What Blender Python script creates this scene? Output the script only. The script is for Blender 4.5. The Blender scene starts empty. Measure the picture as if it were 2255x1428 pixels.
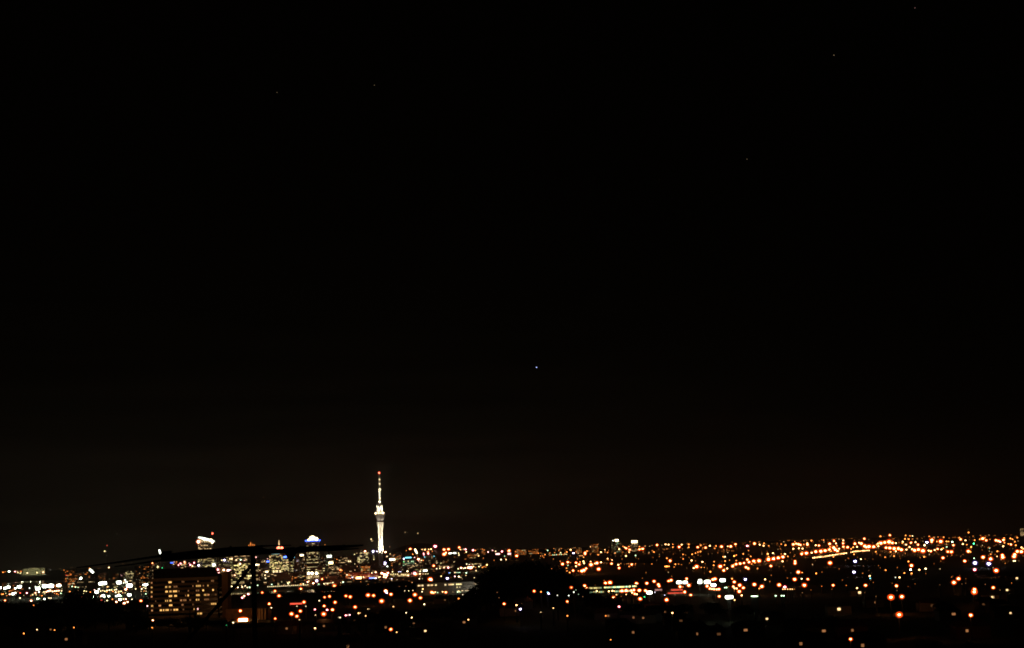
import bpy, bmesh, math, random
from mathutils import Vector, Matrix
SC = bpy.context.scene
R = math.radians
# ------------------------------------------------------------------ camera
F, CX, CY, HY, H, ROLL = 3430.0, 1127.5, 714.0, 1205.0, 90.0, R(2.0)
PITCH = math.atan((HY - CY) / F)
fwd = Vector((0, math.cos(PITCH), math.sin(PITCH)))
up0 = Vector((0, -math.sin(PITCH), math.cos(PITCH)))
rt0 = Vector((1, 0, 0))
# image verticals lean to the left at their tops
rt = rt0 * math.cos(ROLL) - up0 * math.sin(ROLL)
up = up0 * math.cos(ROLL) + rt0 * math.sin(ROLL)
cam_d = bpy.data.cameras.new('camera')
cam = bpy.data.objects.new('camera', cam_d)
SC.collection.objects.link(cam)
cam.matrix_world = Matrix(((rt.x, up.x, -fwd.x, 0), (rt.y, up.y, -fwd.y, 0), (rt.z, up.z, -fwd.z, H), (0, 0, 0, 1)))
cam_d.sensor_fit = 'HORIZONTAL'
cam_d.sensor_width = 36
cam_d.lens = 36 * F / 2255.0
cam_d.clip_start = 0.5
cam_d.clip_end = 200000
SC.camera = cam
SC.render.resolution_x, SC.render.resolution_y = 1024, 648

# ------------------------------------------------------------------ night sky
w = bpy.data.worlds.new('World')
SC.world = w
w.use_nodes = True
nt = w.node_tree
for n in list(nt.nodes): nt.nodes.remove(n)
def N(t, **k):
    n = nt.nodes.new(t)
    for a, b in k.items(): setattr(n, a, b)
    return n
def mth(op, a, b=None, c=None):
    n = N('ShaderNodeMath', operation=op)
    for i, v in enumerate((a, b, c)):
        if v is None: continue
        if isinstance(v, (int, float)): n.inputs[i].default_value = v
        else: nt.links.new(v, n.inputs[i])
    return n.outputs[0]
tc = N('ShaderNodeTexCoord')
sx = N('ShaderNodeSeparateXYZ')
nt.links.new(tc.outputs['Generated'], sx.inputs[0])
el = mth('MAXIMUM', sx.outputs[2], 0.0)
az = mth('ADD', sx.outputs[0], 0.17)                      # the city glow is centred over the towers
low = mth('EXPONENT', mth('MULTIPLY', el, -1 / 0.045))
wide = mth('EXPONENT', mth('MULTIPLY', el, -1 / 0.16))
azf = mth('EXPONENT', mth('MULTIPLY', mth('MULTIPLY', az, az), -1 / 0.10))
mp = N('ShaderNodeMapping')
mp.inputs['Scale'].default_value = (7, 7, 70)
nt.links.new(tc.outputs['Generated'], mp.inputs[0])
nz = N('ShaderNodeTexNoise')
nz.inputs['Scale'].default_value = 1.0
nz.inputs['Detail'].default_value = 3
nt.links.new(mp.outputs[0], nz.inputs[0])
cl = mth('MULTIPLY_ADD', nz.outputs[0], 2.0, 0.05)
g1 = mth('MULTIPLY', mth('MULTIPLY', mth('MULTIPLY_ADD', azf, 0.0072, 0.0003), low), cl)
g2 = mth('MULTIPLY', wide, mth('MULTIPLY_ADD', azf, 0.0008, 0.00006))
g = mth('ADD', mth('ADD', g1, g2), 0.00030)
em = N('ShaderNodeBackground')
em.inputs[0].default_value = (1.0, 0.76, 0.44, 1)
nt.links.new(g, em.inputs[1])
sky = N('ShaderNodeTexSky', sky_type='NISHITA', sun_disc=False)
sky.sun_elevation = R(-14)
sky.sun_rotation = R(180)
bs = N('ShaderNodeBackground')
bs.inputs[1].default_value = 0.05
nt.links.new(sky.outputs[0], bs.inputs[0])
ad = N('ShaderNodeAddShader')
nt.links.new(em.outputs[0], ad.inputs[0])
nt.links.new(bs.outputs[0], ad.inputs[1])
wo = N('ShaderNodeOutputWorld')
nt.links.new(ad.outputs[0], wo.inputs[0])
SC.view_settings.view_transform = 'Standard'
SC.view_settings.look = 'None'
SC.view_settings.exposure = 0
SC.view_settings.gamma = 1
SC.cycles.pixel_filter_type = 'BLACKMAN_HARRIS'
SC.cycles.filter_width = 1.75
SC.cycles.max_bounces = 3
SC.cycles.use_denoising = True
SC.cycles.use_light_tree = True
SC.cycles.sample_clamp_indirect = 2.0

# ------------------------------------------------------------------ helpers
C = SC.collection
HAZE = 5.0e-5
RND = random.Random(7)
def ray(x, y):
    d = fwd + rt * ((x - CX) / F) - up * ((y - CY) / F)
    return d / d.y                                        # per metre of depth (Y)
def at(x, y, Y):
    d = ray(x, y)
    return Vector((d.x * Y, Y, H + d.z * Y))
def drop(x, y): return -ray(x, y).z * F                   # pixels under the true horizon

MATS = {}
def mat(name, col, rough=0.8, metal=0.0, vary=0.25, scale=3.0, bump=0.0):
    if name in MATS: return MATS[name]
    m = bpy.data.materials.new(name); m.use_nodes = True
    t = m.node_tree; b = t.nodes['Principled BSDF']
    b.inputs['Roughness'].default_value = rough; b.inputs['Metallic'].default_value = metal
    c = t.nodes.new('ShaderNodeTexCoord'); nn = t.nodes.new('ShaderNodeTexNoise')
    nn.inputs['Scale'].default_value = scale; nn.inputs['Detail'].default_value = 4
    t.links.new(c.outputs['Object'], nn.inputs[0])
    r = t.nodes.new('ShaderNodeValToRGB')
    r.color_ramp.elements[0].position = 0.3; r.color_ramp.elements[1].position = 0.7
    r.color_ramp.elements[0].color = tuple(v * (1 - vary) for v in col) + (1,)
    r.color_ramp.elements[1].color = tuple(min(1, v * (1 + vary)) for v in col) + (1,)
    t.links.new(nn.outputs[0], r.inputs[0]); t.links.new(r.outputs[0], b.inputs['Base Color'])
    if bump:
        bp = t.nodes.new('ShaderNodeBump'); bp.inputs['Strength'].default_value = bump
        t.links.new(nn.outputs[0], bp.inputs['Height']); t.links.new(bp.outputs[0], b.inputs['Normal'])
    MATS[name] = m
    return m
def facade(name, wall, glass, bw=4.5, bh=3.6, mort=0.9):
    """concrete or stone grid with dark panes: window openings drawn by a brick texture in metres"""
    if name in MATS: return MATS[name]
    m = bpy.data.materials.new(name); m.use_nodes = True
    t = m.node_tree; b = t.nodes['Principled BSDF']; b.inputs['Roughness'].default_value = 0.55
    c = t.nodes.new('ShaderNodeTexCoord'); s = t.nodes.new('ShaderNodeSeparateXYZ'); k = t.nodes.new('ShaderNodeCombineXYZ')
    a = t.nodes.new('ShaderNodeMath'); a.operation = 'ADD'
    t.links.new(c.outputs['Object'], s.inputs[0]); t.links.new(s.outputs[0], a.inputs[0]); t.links.new(s.outputs[1], a.inputs[1])
    t.links.new(a.outputs[0], k.inputs[0]); t.links.new(s.outputs[2], k.inputs[1])
    br = t.nodes.new('ShaderNodeTexBrick'); br.offset = 0.0
    br.inputs['Scale'].default_value = 1; br.inputs['Brick Width'].default_value = bw; br.inputs['Row Height'].default_value = bh
    br.inputs['Mortar Size'].default_value = mort; br.inputs['Mortar Smooth'].default_value = 0.05
    br.inputs['Color1'].default_value = glass + (1,); br.inputs['Color2'].default_value = tuple(v * 1.6 for v in glass) + (1,)
    br.inputs['Mortar'].default_value = wall + (1,)
    t.links.new(k.outputs[0], br.inputs[0]); t.links.new(br.outputs[0], b.inputs['Base Color'])
    MATS[name] = m
    return m
RGB = {'o': (1, .27, .045), 'w': (1, .76, .40), 'W': (.92, 1, .76), 'g': (.62, 1, .55), 'y': (1, .80, .34), 'r': (1, .10, .05),
       'm': (1, .50, .46), 'b': (.06, .14, 1), 'c': (.22, .85, 1), 'v': (.06, 1, .28), 'd': (1, .42, .15), 'a': (1, .50, .17), 'V': (.92, .82, 1), 'S': (.40, .50, 1),
       'k': (1, .64, .28), 'e': (1, .80, .28), 'K': (1, .48, .16), 'q': (1, .52, .14), 'X': (1, .075, .006), 'Y': (.9, .05, .09), 'Z': (.10, .07, .4)}
def glow(code, e):
    e = round(e, 1) if e < 3 else round(e)
    key = 'lit_%s_%s' % (code, e)
    if key in MATS: return MATS[key]
    m = bpy.data.materials.new(key); m.use_nodes = True
    t = m.node_tree; b = t.nodes['Principled BSDF']
    b.inputs['Base Color'].default_value = (.3, .3, .3, 1)
    b.inputs['Emission Color'].default_value = RGB[code] + (1,)
    b.inputs['Emission Strength'].default_value = e
    MATS[key] = m
    return m

class MB:
    def __init__(s): s.v, s.f, s.mi = [], [], []
    def quadbox(s, p, mi=0):
        i = len(s.v); s.v += [tuple(q) for q in p]
        for f in ((0, 3, 2, 1), (4, 5, 6, 7), (0, 1, 5, 4), (1, 2, 6, 5), (2, 3, 7, 6), (3, 0, 4, 7)):
            s.f.append(tuple(i + k for k in f)); s.mi.append(mi)
    def box(s, x0, x1, y0, y1, z0, z1, mi=0):
        s.quadbox([(x0, y0, z0), (x1, y0, z0), (x1, y1, z0), (x0, y1, z0), (x0, y0, z1), (x1, y0, z1), (x1, y1, z1), (x0, y1, z1)], mi)
    def tube(s, p, r, n=6, mi=0):
        p = [Vector(q) for q in p]
        if not isinstance(r, (list, tuple)): r = [r] * len(p)
        rings = []
        for j, q in enumerate(p):
            d = (p[min(j + 1, len(p) - 1)] - p[max(j - 1, 0)]).normalized()
            a = d.orthogonal().normalized(); b = d.cross(a)
            rings.append(len(s.v))
            for k in range(n):
                t = 2 * math.pi * k / n
                s.v.append(tuple(q + a * (math.cos(t) * r[j]) + b * (math.sin(t) * r[j])))
        for j in range(len(p) - 1):
            for k in range(n):
                s.f.append((rings[j] + k, rings[j] + (k + 1) % n, rings[j + 1] + (k + 1) % n, rings[j + 1] + k)); s.mi.append(mi)
        s.f.append(tuple(reversed([rings[0] + k for k in range(n)]))); s.mi.append(mi)
        s.f.append(tuple(rings[-1] + k for k in range(n))); s.mi.append(mi)
    def lathe(s, prof, n=20, c=(0, 0, 0), mi=0):
        base = len(s.v)
        for r, z in prof:
            for k in range(n):
                t = 2 * math.pi * k / n
                s.v.append((c[0] + r * math.cos(t), c[1] + r * math.sin(t), c[2] + z))
        for j in range(len(prof) - 1):
            for k in range(n):
                a, b = base + j * n, base + (j + 1) * n
                s.f.append((a + k, a + (k + 1) % n, b + (k + 1) % n, b + k)); s.mi.append(mi)
        s.f.append(tuple(reversed([base + k for k in range(n)]))); s.mi.append(mi)
        s.f.append(tuple(base + (len(prof) - 1) * n + k for k in range(n))); s.mi.append(mi)
    def ball(s, c, r, n=8, mi=0):
        rx, ry, rz = r if isinstance(r, tuple) else (r, r, r)
        base = len(s.v); m = max(3, n // 2)
        for j in range(m + 1):
            ph = math.pi * (0.02 + 0.96 * j / m)
            for k in range(n):
                t = 2 * math.pi * k / n
                s.v.append((c[0] + rx * math.sin(ph) * math.cos(t), c[1] + ry * math.sin(ph) * math.sin(t), c[2] - rz * math.cos(ph)))
        for j in range(m):
            for k in range(n):
                a, b = base + j * n, base + (j + 1) * n
                s.f.append((a + k, a + (k + 1) % n, b + (k + 1) % n, b + k)); s.mi.append(mi)
        s.f.append(tuple(reversed([base + k for k in range(n)]))); s.mi.append(mi)
        s.f.append(tuple(base + m * n + k for k in range(n))); s.mi.append(mi)
    def mesh(s, name, mats):
        me = bpy.data.meshes.new(name); me.from_pydata(s.v, [], s.f)
        for m in (mats if isinstance(mats, (list, tuple)) else [mats]): me.materials.append(m)
        if any(s.mi): me.polygons.foreach_set('material_index', s.mi)
        me.update()
        return me
    def build(s, name, mats, parent=None):
        return put(name, s.mesh(name, mats), parent)
def put(name, me, parent=None, loc=None, scale=None):
    o = bpy.data.objects.new(name, me); C.objects.link(o)
    if parent: o.parent = parent
    if loc is not None: o.location = loc
    if scale is not None: o.scale = scale
    return o
def empty(name, loc, rz=0):
    o = bpy.data.objects.new(name, None); C.objects.link(o)
    o.location = loc; o.rotation_euler = (0, 0, rz); o.empty_display_size = 1
    return o
def tag(o, label, cat, group=None, kind=None):
    if label: o['label'] = label
    if cat: o['category'] = cat
    if group: o['group'] = group
    if kind: o['kind'] = kind
    return o
# labels of the many repeats are written at the end, once their neighbours are known
COLS = [(100, 'at the far left edge'), (190, 'above the rounded dark tree'), (330, 'left of the long banded block'),
        (500, 'by the long banded block'), (590, 'near the black antenna mast'), (670, 'by the red-crowned tower'),
        (760, 'by the blue-crowned tower'), (870, 'around the needle tower'), (960, 'right of the needle tower'),
        (1060, 'left of the big dark knoll'), (1165, 'by the dark knoll left half'), (1300, 'by the dark knoll right half'),
        (1420, 'by the long green-lit store'), (1540, 'by the red shop fronts'), (1645, 'by the white yard floodlights'),
        (1775, 'left of the bright road streak'), (1930, 'around the bright road streak'), (2050, 'right of the bright road streak'),
        (2160, 'near the twin violet lamps'), (9999, 'at the far right edge')]
BANDS = [(10, 'on the skyline'), (22, 'under the skyline'), (34, 'high up'), (50, 'halfway up'), (75, 'below halfway'), (105, 'low down'), (150, 'in the dark'), (9999, 'along the bottom')]
ORD = ['', 'first', 'second', 'third', 'fourth', 'fifth', 'sixth', 'seventh', 'eighth', 'ninth', 'tenth', 'eleventh', 'twelfth', 'thirteenth', 'fourteenth', 'fifteenth', 'sixteenth', 'seventeenth', 'eighteenth', 'nineteenth', 'twentieth']
LAB = []
def later(o, x, y, noun, cat, group):
    o['category'] = cat; o['group'] = group
    D = drop(x, y)
    c = next(i for i, v in enumerate(COLS) if x < v[0]); b = next(i for i, v in enumerate(BANDS) if D < v[0])
    LAB.append((o, x, noun, c, b))
def finish_labels():
    cells = {}
    for r in LAB: cells.setdefault((r[2], r[3], r[4]), []).append(r)
    for (noun, c, b), rs in cells.items():
        rs.sort(key=lambda r: r[1])
        for i, r in enumerate(rs):
            if len(rs) == 1: s = '%s %s %s' % (noun, BANDS[b][1], COLS[c][1])
            else:
                k = i + 1; side = 'from left'
                if k > (len(rs) + 1) // 2: k = len(rs) - i; side = 'from right'
                s = '%s %s %s, %s %s' % (ORD[min(k, 20)], side, noun, BANDS[b][1], COLS[c][1])
                if k > 20: print('LABEL overflow', s)
            if len(s.split()) > 16: print('LONG', s)
            r[0]['label'] = s

# ------------------------------------------------------------------ terrain and water
TY = [-400, 60, 200, 500, 800, 1100, 1500, 1900, 2400, 2800, 3200, 3800, 3950, 4020, 5300, 6500, 8000, 10000, 13000, 18000]
TL = [84, 76, 64, 55, 49, 45, 41, 37, 31, 6, 3, 3, 3, 3, 4, -4, -4, 24, 34, 10]
TC = [84, 76, 64, 55, 49, 45, 41, 37, 33, 10, -4, -4, -4, 3, 24, 52, 64, 62, 60, 20]
TR = [84, 76, 64, 53, 48, 44, 37, 29, 24, 20, 18, 25, 26, 27, 36, 44, 58, 66, 56, 20]
def interp(T, y):
    for i in range(len(TY) - 1):
        if y <= TY[i + 1]:
            t = max(0, (y - TY[i]) / (TY[i + 1] - TY[i]))
            if T[i] > 0 and T[i + 1] > 0 or True: return T[i] + (T[i + 1] - T[i]) * t
    return T[-1]
def sst(a, b, x):
    t = min(1, max(0, (x - a) / (b - a))); return t * t * (3 - 2 * t)
def raw_h(X, Y):
    xp = 1127 + F * X / max(Y, 300)
    a = 1 - sst(300, 350, xp); b = sst(1040, 1180, xp)
    if Y < 2500: a *= 1
    h = a * interp(TL, Y) + (1 - a) * ((1 - b) * interp(TC, Y) + b * interp(TR, Y))
    if h > 1 and Y > 90:
        h += 1.6 * math.sin(X * .011 + 1.3 * math.sin(Y * .004)) * math.sin(Y * .007 + X * .003)
        if Y > 5000 and xp > 1150: h += 7 * math.sin(xp * .011 + Y * .0012) * sst(5000, 7000, Y)
        h += 7 * sst(720, 780, xp) * (1 - sst(900, 960, xp)) * math.exp(-((Y - 2300) / 250) ** 2)
    # a little extra height towards the right edge
        if xp > 1500: h += sst(1500, 2300, xp) * sst(2500, 7000, Y) * -6
    # the cone-shaped hill behind the needle tower, and the wooded knoll
    h += 66 * math.exp(-((xp - 908) / 78) ** 2) * math.exp(-((Y - 9000) / 380) ** 2)
    h += 17 * math.exp(-((X - 8) / 32) ** 2 - ((Y - 900) / 55) ** 2)
    return h
GA = [-0.60 + 0.0046 * i for i in range(262)]
GY = [-300, -120, 0]
while GY[-1] < 18000: GY.append(GY[-1] * 1.028 + 9)
GZ = [[raw_h(a * (Y + 160) if Y > -150 else a * 160, Y) for a in GA] for Y in GY]
def gx(a, Y): return a * (Y + 160) if Y > -150 else a * 2000
import bisect
def ground(X, Y):
    j = max(1, min(len(GY) - 1, bisect.bisect(GY, Y))) - 1
    t = (Y - GY[j]) / (GY[j + 1] - GY[j])
    a = X / (Y + 160); i = int((a - GA[0]) / 0.0046); i = max(0, min(len(GA) - 2, i)); s = (a - GA[i]) / 0.0046
    return ((GZ[j][i] * (1 - s) + GZ[j][i + 1] * s) * (1 - t) + (GZ[j + 1][i] * (1 - s) + GZ[j + 1][i + 1] * s) * t)
me = bpy.data.meshes.new('ground')
vs = [(gx(a, Y), Y, GZ[j][i]) for j, Y in enumerate(GY) for i, a in enumerate(GA)]
nA = len(GA)
fs = [(j * nA + i, j * nA + i + 1, (j + 1) * nA + i + 1, (j + 1) * nA + i) for j in range(len(GY) - 1) for i in range(nA - 1)]
me.from_pydata(vs, [], fs)
me.polygons.foreach_set('use_smooth', [True] * len(fs))
me.materials.append(mat('grass_and_earth', (.055, .065, .035), .95, vary=.5, scale=.02, bump=.2))
tag(put('ground', me), None, None, kind='structure')
mw = mat('harbour_water', (.01, .014, .018), .12, vary=.2, scale=.05, bump=.12)
b = MB(); b.box(-12000, 12000, 2000, 18500, -2, 0)
tag(b.build('water', mw), None, None, kind='structure')

# ------------------------------------------------------------------ buildings of the far city
CON = mat('concrete', (.30, .28, .25), .85, scale=.2)
FAC = [facade('office_grey', (.24, .215, .18), (.03, .03, .035)), facade('office_buff', (.30, .24, .17), (.04, .035, .03), 3.4, 3.5, .8),
       facade('office_brown', (.20, .14, .10), (.04, .035, .03), 5.5, 3.6, 1.0), facade('office_pale', (.38, .34, .27), (.06, .06, .06), 2.6, 3.6, .7)]
DARK = mat('dark_steel', (.03, .03, .032), .6, .6, scale=8)
PALE = mat('pale_paint', (.6, .58, .54), .6, scale=.5)
UNITBOX = {}
def unit_box(m):
    if m.name not in UNITBOX:
        b = MB(); b.box(-.5, .5, -.5, .5, -.5, .5); UNITBOX[m.name] = b.mesh('window', m)
    return UNITBOX[m.name]
BLD = []
def building(x0, x1, yt, Y, fac=0, dens=.3, col='e', e=1.0, noun='office block', cat='building', rows=None, style='', runs=2, seed=None,
             depth=None, group='towers and blocks of the far city', label=None, wmax=55, fh=3.6, name=None, x_in=0, lamps=True):
    rn = random.Random(seed if seed is not None else int(x0 * 31 + yt * 7 + Y))
    xm = (x0 + x1) / 2
    P = at(xm, yt, Y); W = (x1 - x0) * Y / F; zt = P.z
    yb = Y + (depth or max(10, W * .8))
    gz = min(ground(P.x - W / 2, Y), ground(P.x + W / 2, Y), ground(P.x, yb)) - 2
    o = empty(name or 'city_building', (P.x, Y, gz))
    hh = zt - gz; dp = yb - Y
    b = MB()
    if style == 'round':
        n = 24
        b.v = []; base = 0
        for zz in (0, hh):
            for k in range(n):
                t = 2 * math.pi * k / n
                b.v.append((W / 2 * math.cos(t), dp / 2 + dp / 2 * math.sin(t), zz))
        for k in range(n): b.f.append((k, (k + 1) % n, n + (k + 1) % n, n + k)); b.mi.append(0)
        b.f.append(tuple(n + k for k in range(n))); b.mi.append(0)
    else:
        b.box(-W / 2, W / 2, 0, dp, 0, hh)
    b.build('wall', FAC[fac], o)
    r = MB()
    r.box(-W / 2 - .3, W / 2 + .3, -.3, dp + .3, hh, hh + 1.1)
    if style != 'flat':
        a = rn.uniform(-.25, .1) * W
        r.box(a, a + W * rn.uniform(.25, .42), dp * .3, dp * .7, hh + 1.1, hh + 1.1 + min(5, hh * .09))
    r.build('roof', CON, o)
    # lit windows: short runs of rooms along a storey
    nr = int((hh - 5) / fh); cw = max(2.4, W / 14); nc = max(1, int((W - 2) / cw)); cnt = 0
    cells = []
    for j in range(nr):
        if rows is not None and not rows(j, nr): continue
        i = 0; rowk = rn.random()
        while i < nc:
            ln = rn.randint(1, runs)
            if rn.random() < dens * (1.7 if rowk < .4 else .5): cells.append((i, j, min(ln, nc - i)))
            i += ln
    rn.shuffle(cells)
    for i, j, ln in cells[:wmax]:
        ee = 1.7 * e * rn.choice((.35, .5, .8, 1, 1.3)); ww = ln * cw - cw * .3
        xx = -W / 2 + 1 + i * cw + (ln * cw) / 2; z = hh - 3.6 - j * fh
        yy = 0
        if style == 'round':
            q = min(.97, abs(xx) / (W / 2)); yy = dp / 2 - dp / 2 * math.sqrt(1 - q * q)
        c2 = col if rn.random() < .75 else rn.choice('kykew')
        put('window', unit_box(glow(c2, ee)), o, (xx, yy, z), (ww, .5, 1.9))
    info = dict(o=o, x0=x0, x1=x1, yt=yt, Y=Y, X=P.x, W=W, zt=zt + 1.1, gz=gz, dp=dp)
    if lamps: BLD.append(info)
    if label: tag(o, label, cat, group)
    else: later(o, xm, yt, noun, cat, group)
    return info

# x0, x1, top row, distance, facade, density, colour, brightness, noun
CITY = [
 (436, 468, 1197, 5300, 0, .35, 'k', 1.2, 'tall slab tower'), (436, 476, 1228, 5050, 1, .5, 'e', .9, 'broad lit office block'),
 (398, 412, 1241, 5200, 2, .3, 'k', .6, 'brown mid-rise block'), (366, 396, 1243, 5300, 2, .08, 'k', .5, 'brown mid-rise block'), (412, 436, 1246, 5100, 2, .3, 'o', .6, 'brown mid-rise block'),
 (330, 352, 1240, 5250, 2, .15, 'k', .5, 'brown mid-rise block'), (472, 498, 1236, 5300, 0, .25, 'y', .7, 'grey mid-rise block'),
 (497, 514, 1226, 5500, 2, .3, 'y', .8, 'brown mid-rise block'), (481, 514, 1241, 4900, 3, .3, 'e', .35, 'pale block with upright fins'),
 (514, 553, 1240, 4820, 0, .75, 'e', 1.3, 'broad lit office block'), (516, 551, 1223, 5400, 2, .3, 'k', .8, 'brown mid-rise block'),
 (499, 516, 1259, 4760, 1, .35, 'k', .7, 'buff block'), (545, 562, 1204, 5450, 2, .15, 'o', .6, 'spired tower'),
 (562, 571, 1228, 5350, 2, .2, 'k', .6, 'slim block'), (561, 590, 1246, 4850, 2, .12, 'k', .6, 'brown mid-rise block'), (572, 592, 1233, 5250, 0, .2, 'k', .6, 'grey mid-rise block'),
 (622, 637, 1231, 4900, 1, .9, 'y', 1.2, 'small bright block'), (634, 651, 1226, 5150, 0, .35, 'y', .8, 'grey mid-rise block'),
 (647, 659, 1231, 5000, 0, .1, 'V', .4, 'slim block'), (661, 672, 1226, 5200, 2, .12, 'k', .5, 'slim block'),
 (684, 717, 1250, 4900, 2, .4, 'y', .8, 'brown mid-rise block'), (700, 716, 1233, 5300, 2, .15, 'k', .6, 'slim block'), (714, 724, 1214, 5350, 0, .12, 'g', .35, 'slim block'),
 (721, 735, 1231, 5200, 2, .2, 'k', .6, 'brown mid-rise block'), (730, 748, 1247, 5100, 1, .3, 'k', .8, 'buff block'), (745, 776, 1225, 5400, 2, .3, 'k', .6, 'brown mid-rise block'),
 (752, 790, 1246, 5000, 2, .06, 'k', .5, 'brown mid-rise block'), (779, 814, 1216, 5350, 1, .9, 'y', .9, 'broad lit office block'),
 (788, 816, 1244, 5150, 2, .55, 'o', .7, 'brown mid-rise block'), (814, 832, 1222, 5320, 0, .03, 'k', .4, 'dark unlit block'),
 (818, 862, 1250, 5150, 1, .10, 'k', .4, 'buff block'), (858, 884, 1220, 5500, 2, .25, 'o', .5, 'brown mid-rise block'), (856, 896, 1248, 5200, 1, .03, 'k', .4, 'buff block'),
 (886, 913, 1231, 5400, 0, .25, 'g', .6, 'grey mid-rise block'), (896, 922, 1243, 5250, 2, .2, 'k', .6, 'brown mid-rise block'), (922, 936, 1230, 5500, 2, .15, 'k', .5, 'slim block'),
 (934, 955, 1224, 5700, 0, .2, 'k', .5, 'grey mid-rise block'), (954, 966, 1226, 5900, 0, .05, 'k', .4, 'dark unlit block'), (974, 988, 1231, 5800, 2, .15, 'k', .5, 'slim block'),
 (966, 1000, 1243, 5300, 2, .2, 'k', .6, 'brown mid-rise block'), (1000, 1028, 1230, 6000, 2, .2, 'o', .5, 'brown mid-rise block'), (1029, 1051, 1221, 6400, 2, .75, 'o', .6, 'brown lit flats'),
 (574, 596, 1254, 4780, 0, .15, 'k', .6, 'grey mid-rise block'), (596, 640, 1262, 4730, 1, .12, 'k', .6, 'buff block'), (640, 674, 1262, 4760, 2, .3, 'o', .6, 'brown mid-rise block'),
 (704, 742, 1270, 4720, 2, .15, 'k', .6, 'brown waterfront shed'), (742, 790, 1272, 4800, 2, .08, 'k', .5, 'brown waterfront shed'),
 (143, 166, 1256, 5600, 2, .35, 'o', .9, 'brown harbour warehouse'), (158, 200, 1263, 5300, 2, .35, 'o', .9, 'brown harbour warehouse'), (212, 234, 1263, 5600, 2, .22, 'o', .4, 'brown harbour warehouse'),
 (200, 214, 1266, 5350, 2, .2, 'k', .4, 'brown harbour warehouse'), (248, 262, 1262, 5600, 1, .2, 'o', .4, 'buff block'), (276, 296, 1257, 5500, 2, .5, 'y', .7, 'brown mid-rise block'),
 (262, 278, 1259, 5700, 2, .15, 'm', .4, 'brown mid-rise block'), (296, 330, 1247, 5600, 2, .13, 'o', .6, 'brown mid-rise block'), (300, 330, 1266, 5200, 1, .2, 'o', .6, 'buff block'),
 (1133, 1160, 1209, 7200, 2, .8, 'o', .5, 'brown lit flats'), (1163, 1187, 1209, 7300, 2, .8, 'o', .5, 'brown lit flats'),
 (1268, 1281, 1206, 7600, 2, .5, 'o', .5, 'brown lit flats'), (1301, 1319, 1198, 7600, 2, .45, 'o', .7, 'brown lit flats'),
 (1346, 1368, 1193, 7400, 1, .25, 'g', .5, 'buff hillside tower'), (1388, 1405, 1197, 7500, 1, .3, 'k', .7, 'buff hillside tower'),
 (1934, 1967, 1190, 8200, 1, .35, 'y', .7, 'buff hillside block'), (2246, 2262, 1164, 8000, 2, .6, 'k', .8, 'brown lit flats'),
 (1056, 1072, 1212, 7000, 2, .5, 'o', .5, 'brown lit flats'),
 (752, 832, 1278, 4300, 2, .10, 'k', .5, 'long low waterfront shed'), (760, 798, 1262, 4650, 2, .35, 'o', .7, 'brown low block'), (799, 834, 1264, 4600, 2, .35, 'k', .7, 'brown low block'),
 (858, 905, 1263, 4650, 1, .45, 'y', .8, 'buff low block'), (906, 941, 1262, 4700, 2, .4, 'k', .7, 'brown low block'), (942, 986, 1263, 4750, 2, .35, 'k', .7, 'brown low block'),
 (987, 1032, 1259, 4900, 1, .45, 'y', .7, 'buff low block'), (905, 960, 1252, 5000, 2, .3, 'k', .6, 'brown mid-rise block'), (1030, 1062, 1240, 5600, 2, .4, 'k', .6, 'brown mid-rise block'),
 (502, 540, 1279, 4400, 2, .6, 'y', .9, 'brown low block'), (540, 590, 1281, 4350, 2, .3, 'k', .7, 'brown low block'), (610, 640, 1279, 4300, 1, .25, 'k', .6, 'buff low block'), (560, 574, 1262, 4700, 2, .3, 'k', .6, 'slim block'),
 (166, 215, 1277, 4900, 2, .3, 'k', .6, 'harbour shed'), (218, 262, 1279, 4800, 1, .3, 'y', .6, 'harbour shed'), (262, 300, 1277, 4900, 2, .4, 'k', .7, 'harbour shed'), (100, 140, 1284, 4700, 2, .3, 'o', .6, 'harbour shed'), (20, 70, 1287, 4700, 2, .2, 'o', .6, 'harbour shed'),
]
for (x0, x1, yt, Y, fc, de, co, ee, noun) in CITY: building(x0, x1, yt, Y, fc, de, co, ee, noun)

# the tall slab with a tilted halo on its roof, floodlighting put in as emission
t1 = BLD[0]; o = t1['o']
LAB[:] = [r for r in LAB if r[0] is not o]
tag(o, 'tall tower crowned by a tilted white glowing halo and red mast light', 'tower', 'towers and blocks of the far city')
hz = t1['zt'] - t1['gz']; W = t1['W']
b = MB(); n = 22; pr = []
for k in range(n + 1):
    t = 2 * math.pi * k / n; pr.append((W * .52 * math.cos(t), t1['dp'] / 2 + 14 * math.sin(t), hz + 12.5 - 7.5 * math.cos(t) + 1.5 * math.sin(t)))
pr = [(p[0], p[1], hz + 12.5 - (p[0] / (W * .52)) * 7.5 + 1.5 * math.sin(2 * math.pi * i / n)) for i, p in enumerate(pr)]
b.tube(pr, 2.0, 6); b.build('halo_ring', glow('W', 3), o)
b = MB(); b.quadbox([(-W * .42, 8, hz + 2), (W * .42, 8, hz + 2), (W * .42, 12, hz + 2), (-W * .42, 12, hz + 2), (-W * .5, 6, hz + 17), (W * .5, 6, hz + 6), (W * .5, 14, hz + 6), (-W * .5, 14, hz + 17)])
b.build('crown_sail', PALE, o)
b = MB(); b.ball((-W * .46, -4, hz + 5), 8, 12); RED_BLOOM = b.build('red_bloom_shell', PALE, o)  # added emissive shell, imitates a red bloom rim around the left crown lamp
for xx, zz, s in ((-W * .46, 5, 4.6), (W * .40, 8, 5.2), (W * .5, 1, 3.4), (-W * .05, 13, 4)):
    put('crown_lamp', (lambda q: (q.ball((0, 0, 0), s), q.mesh('crown_lamp', glow('w', 9)))[1])(MB()), o, (xx, -3, hz + zz))
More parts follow.
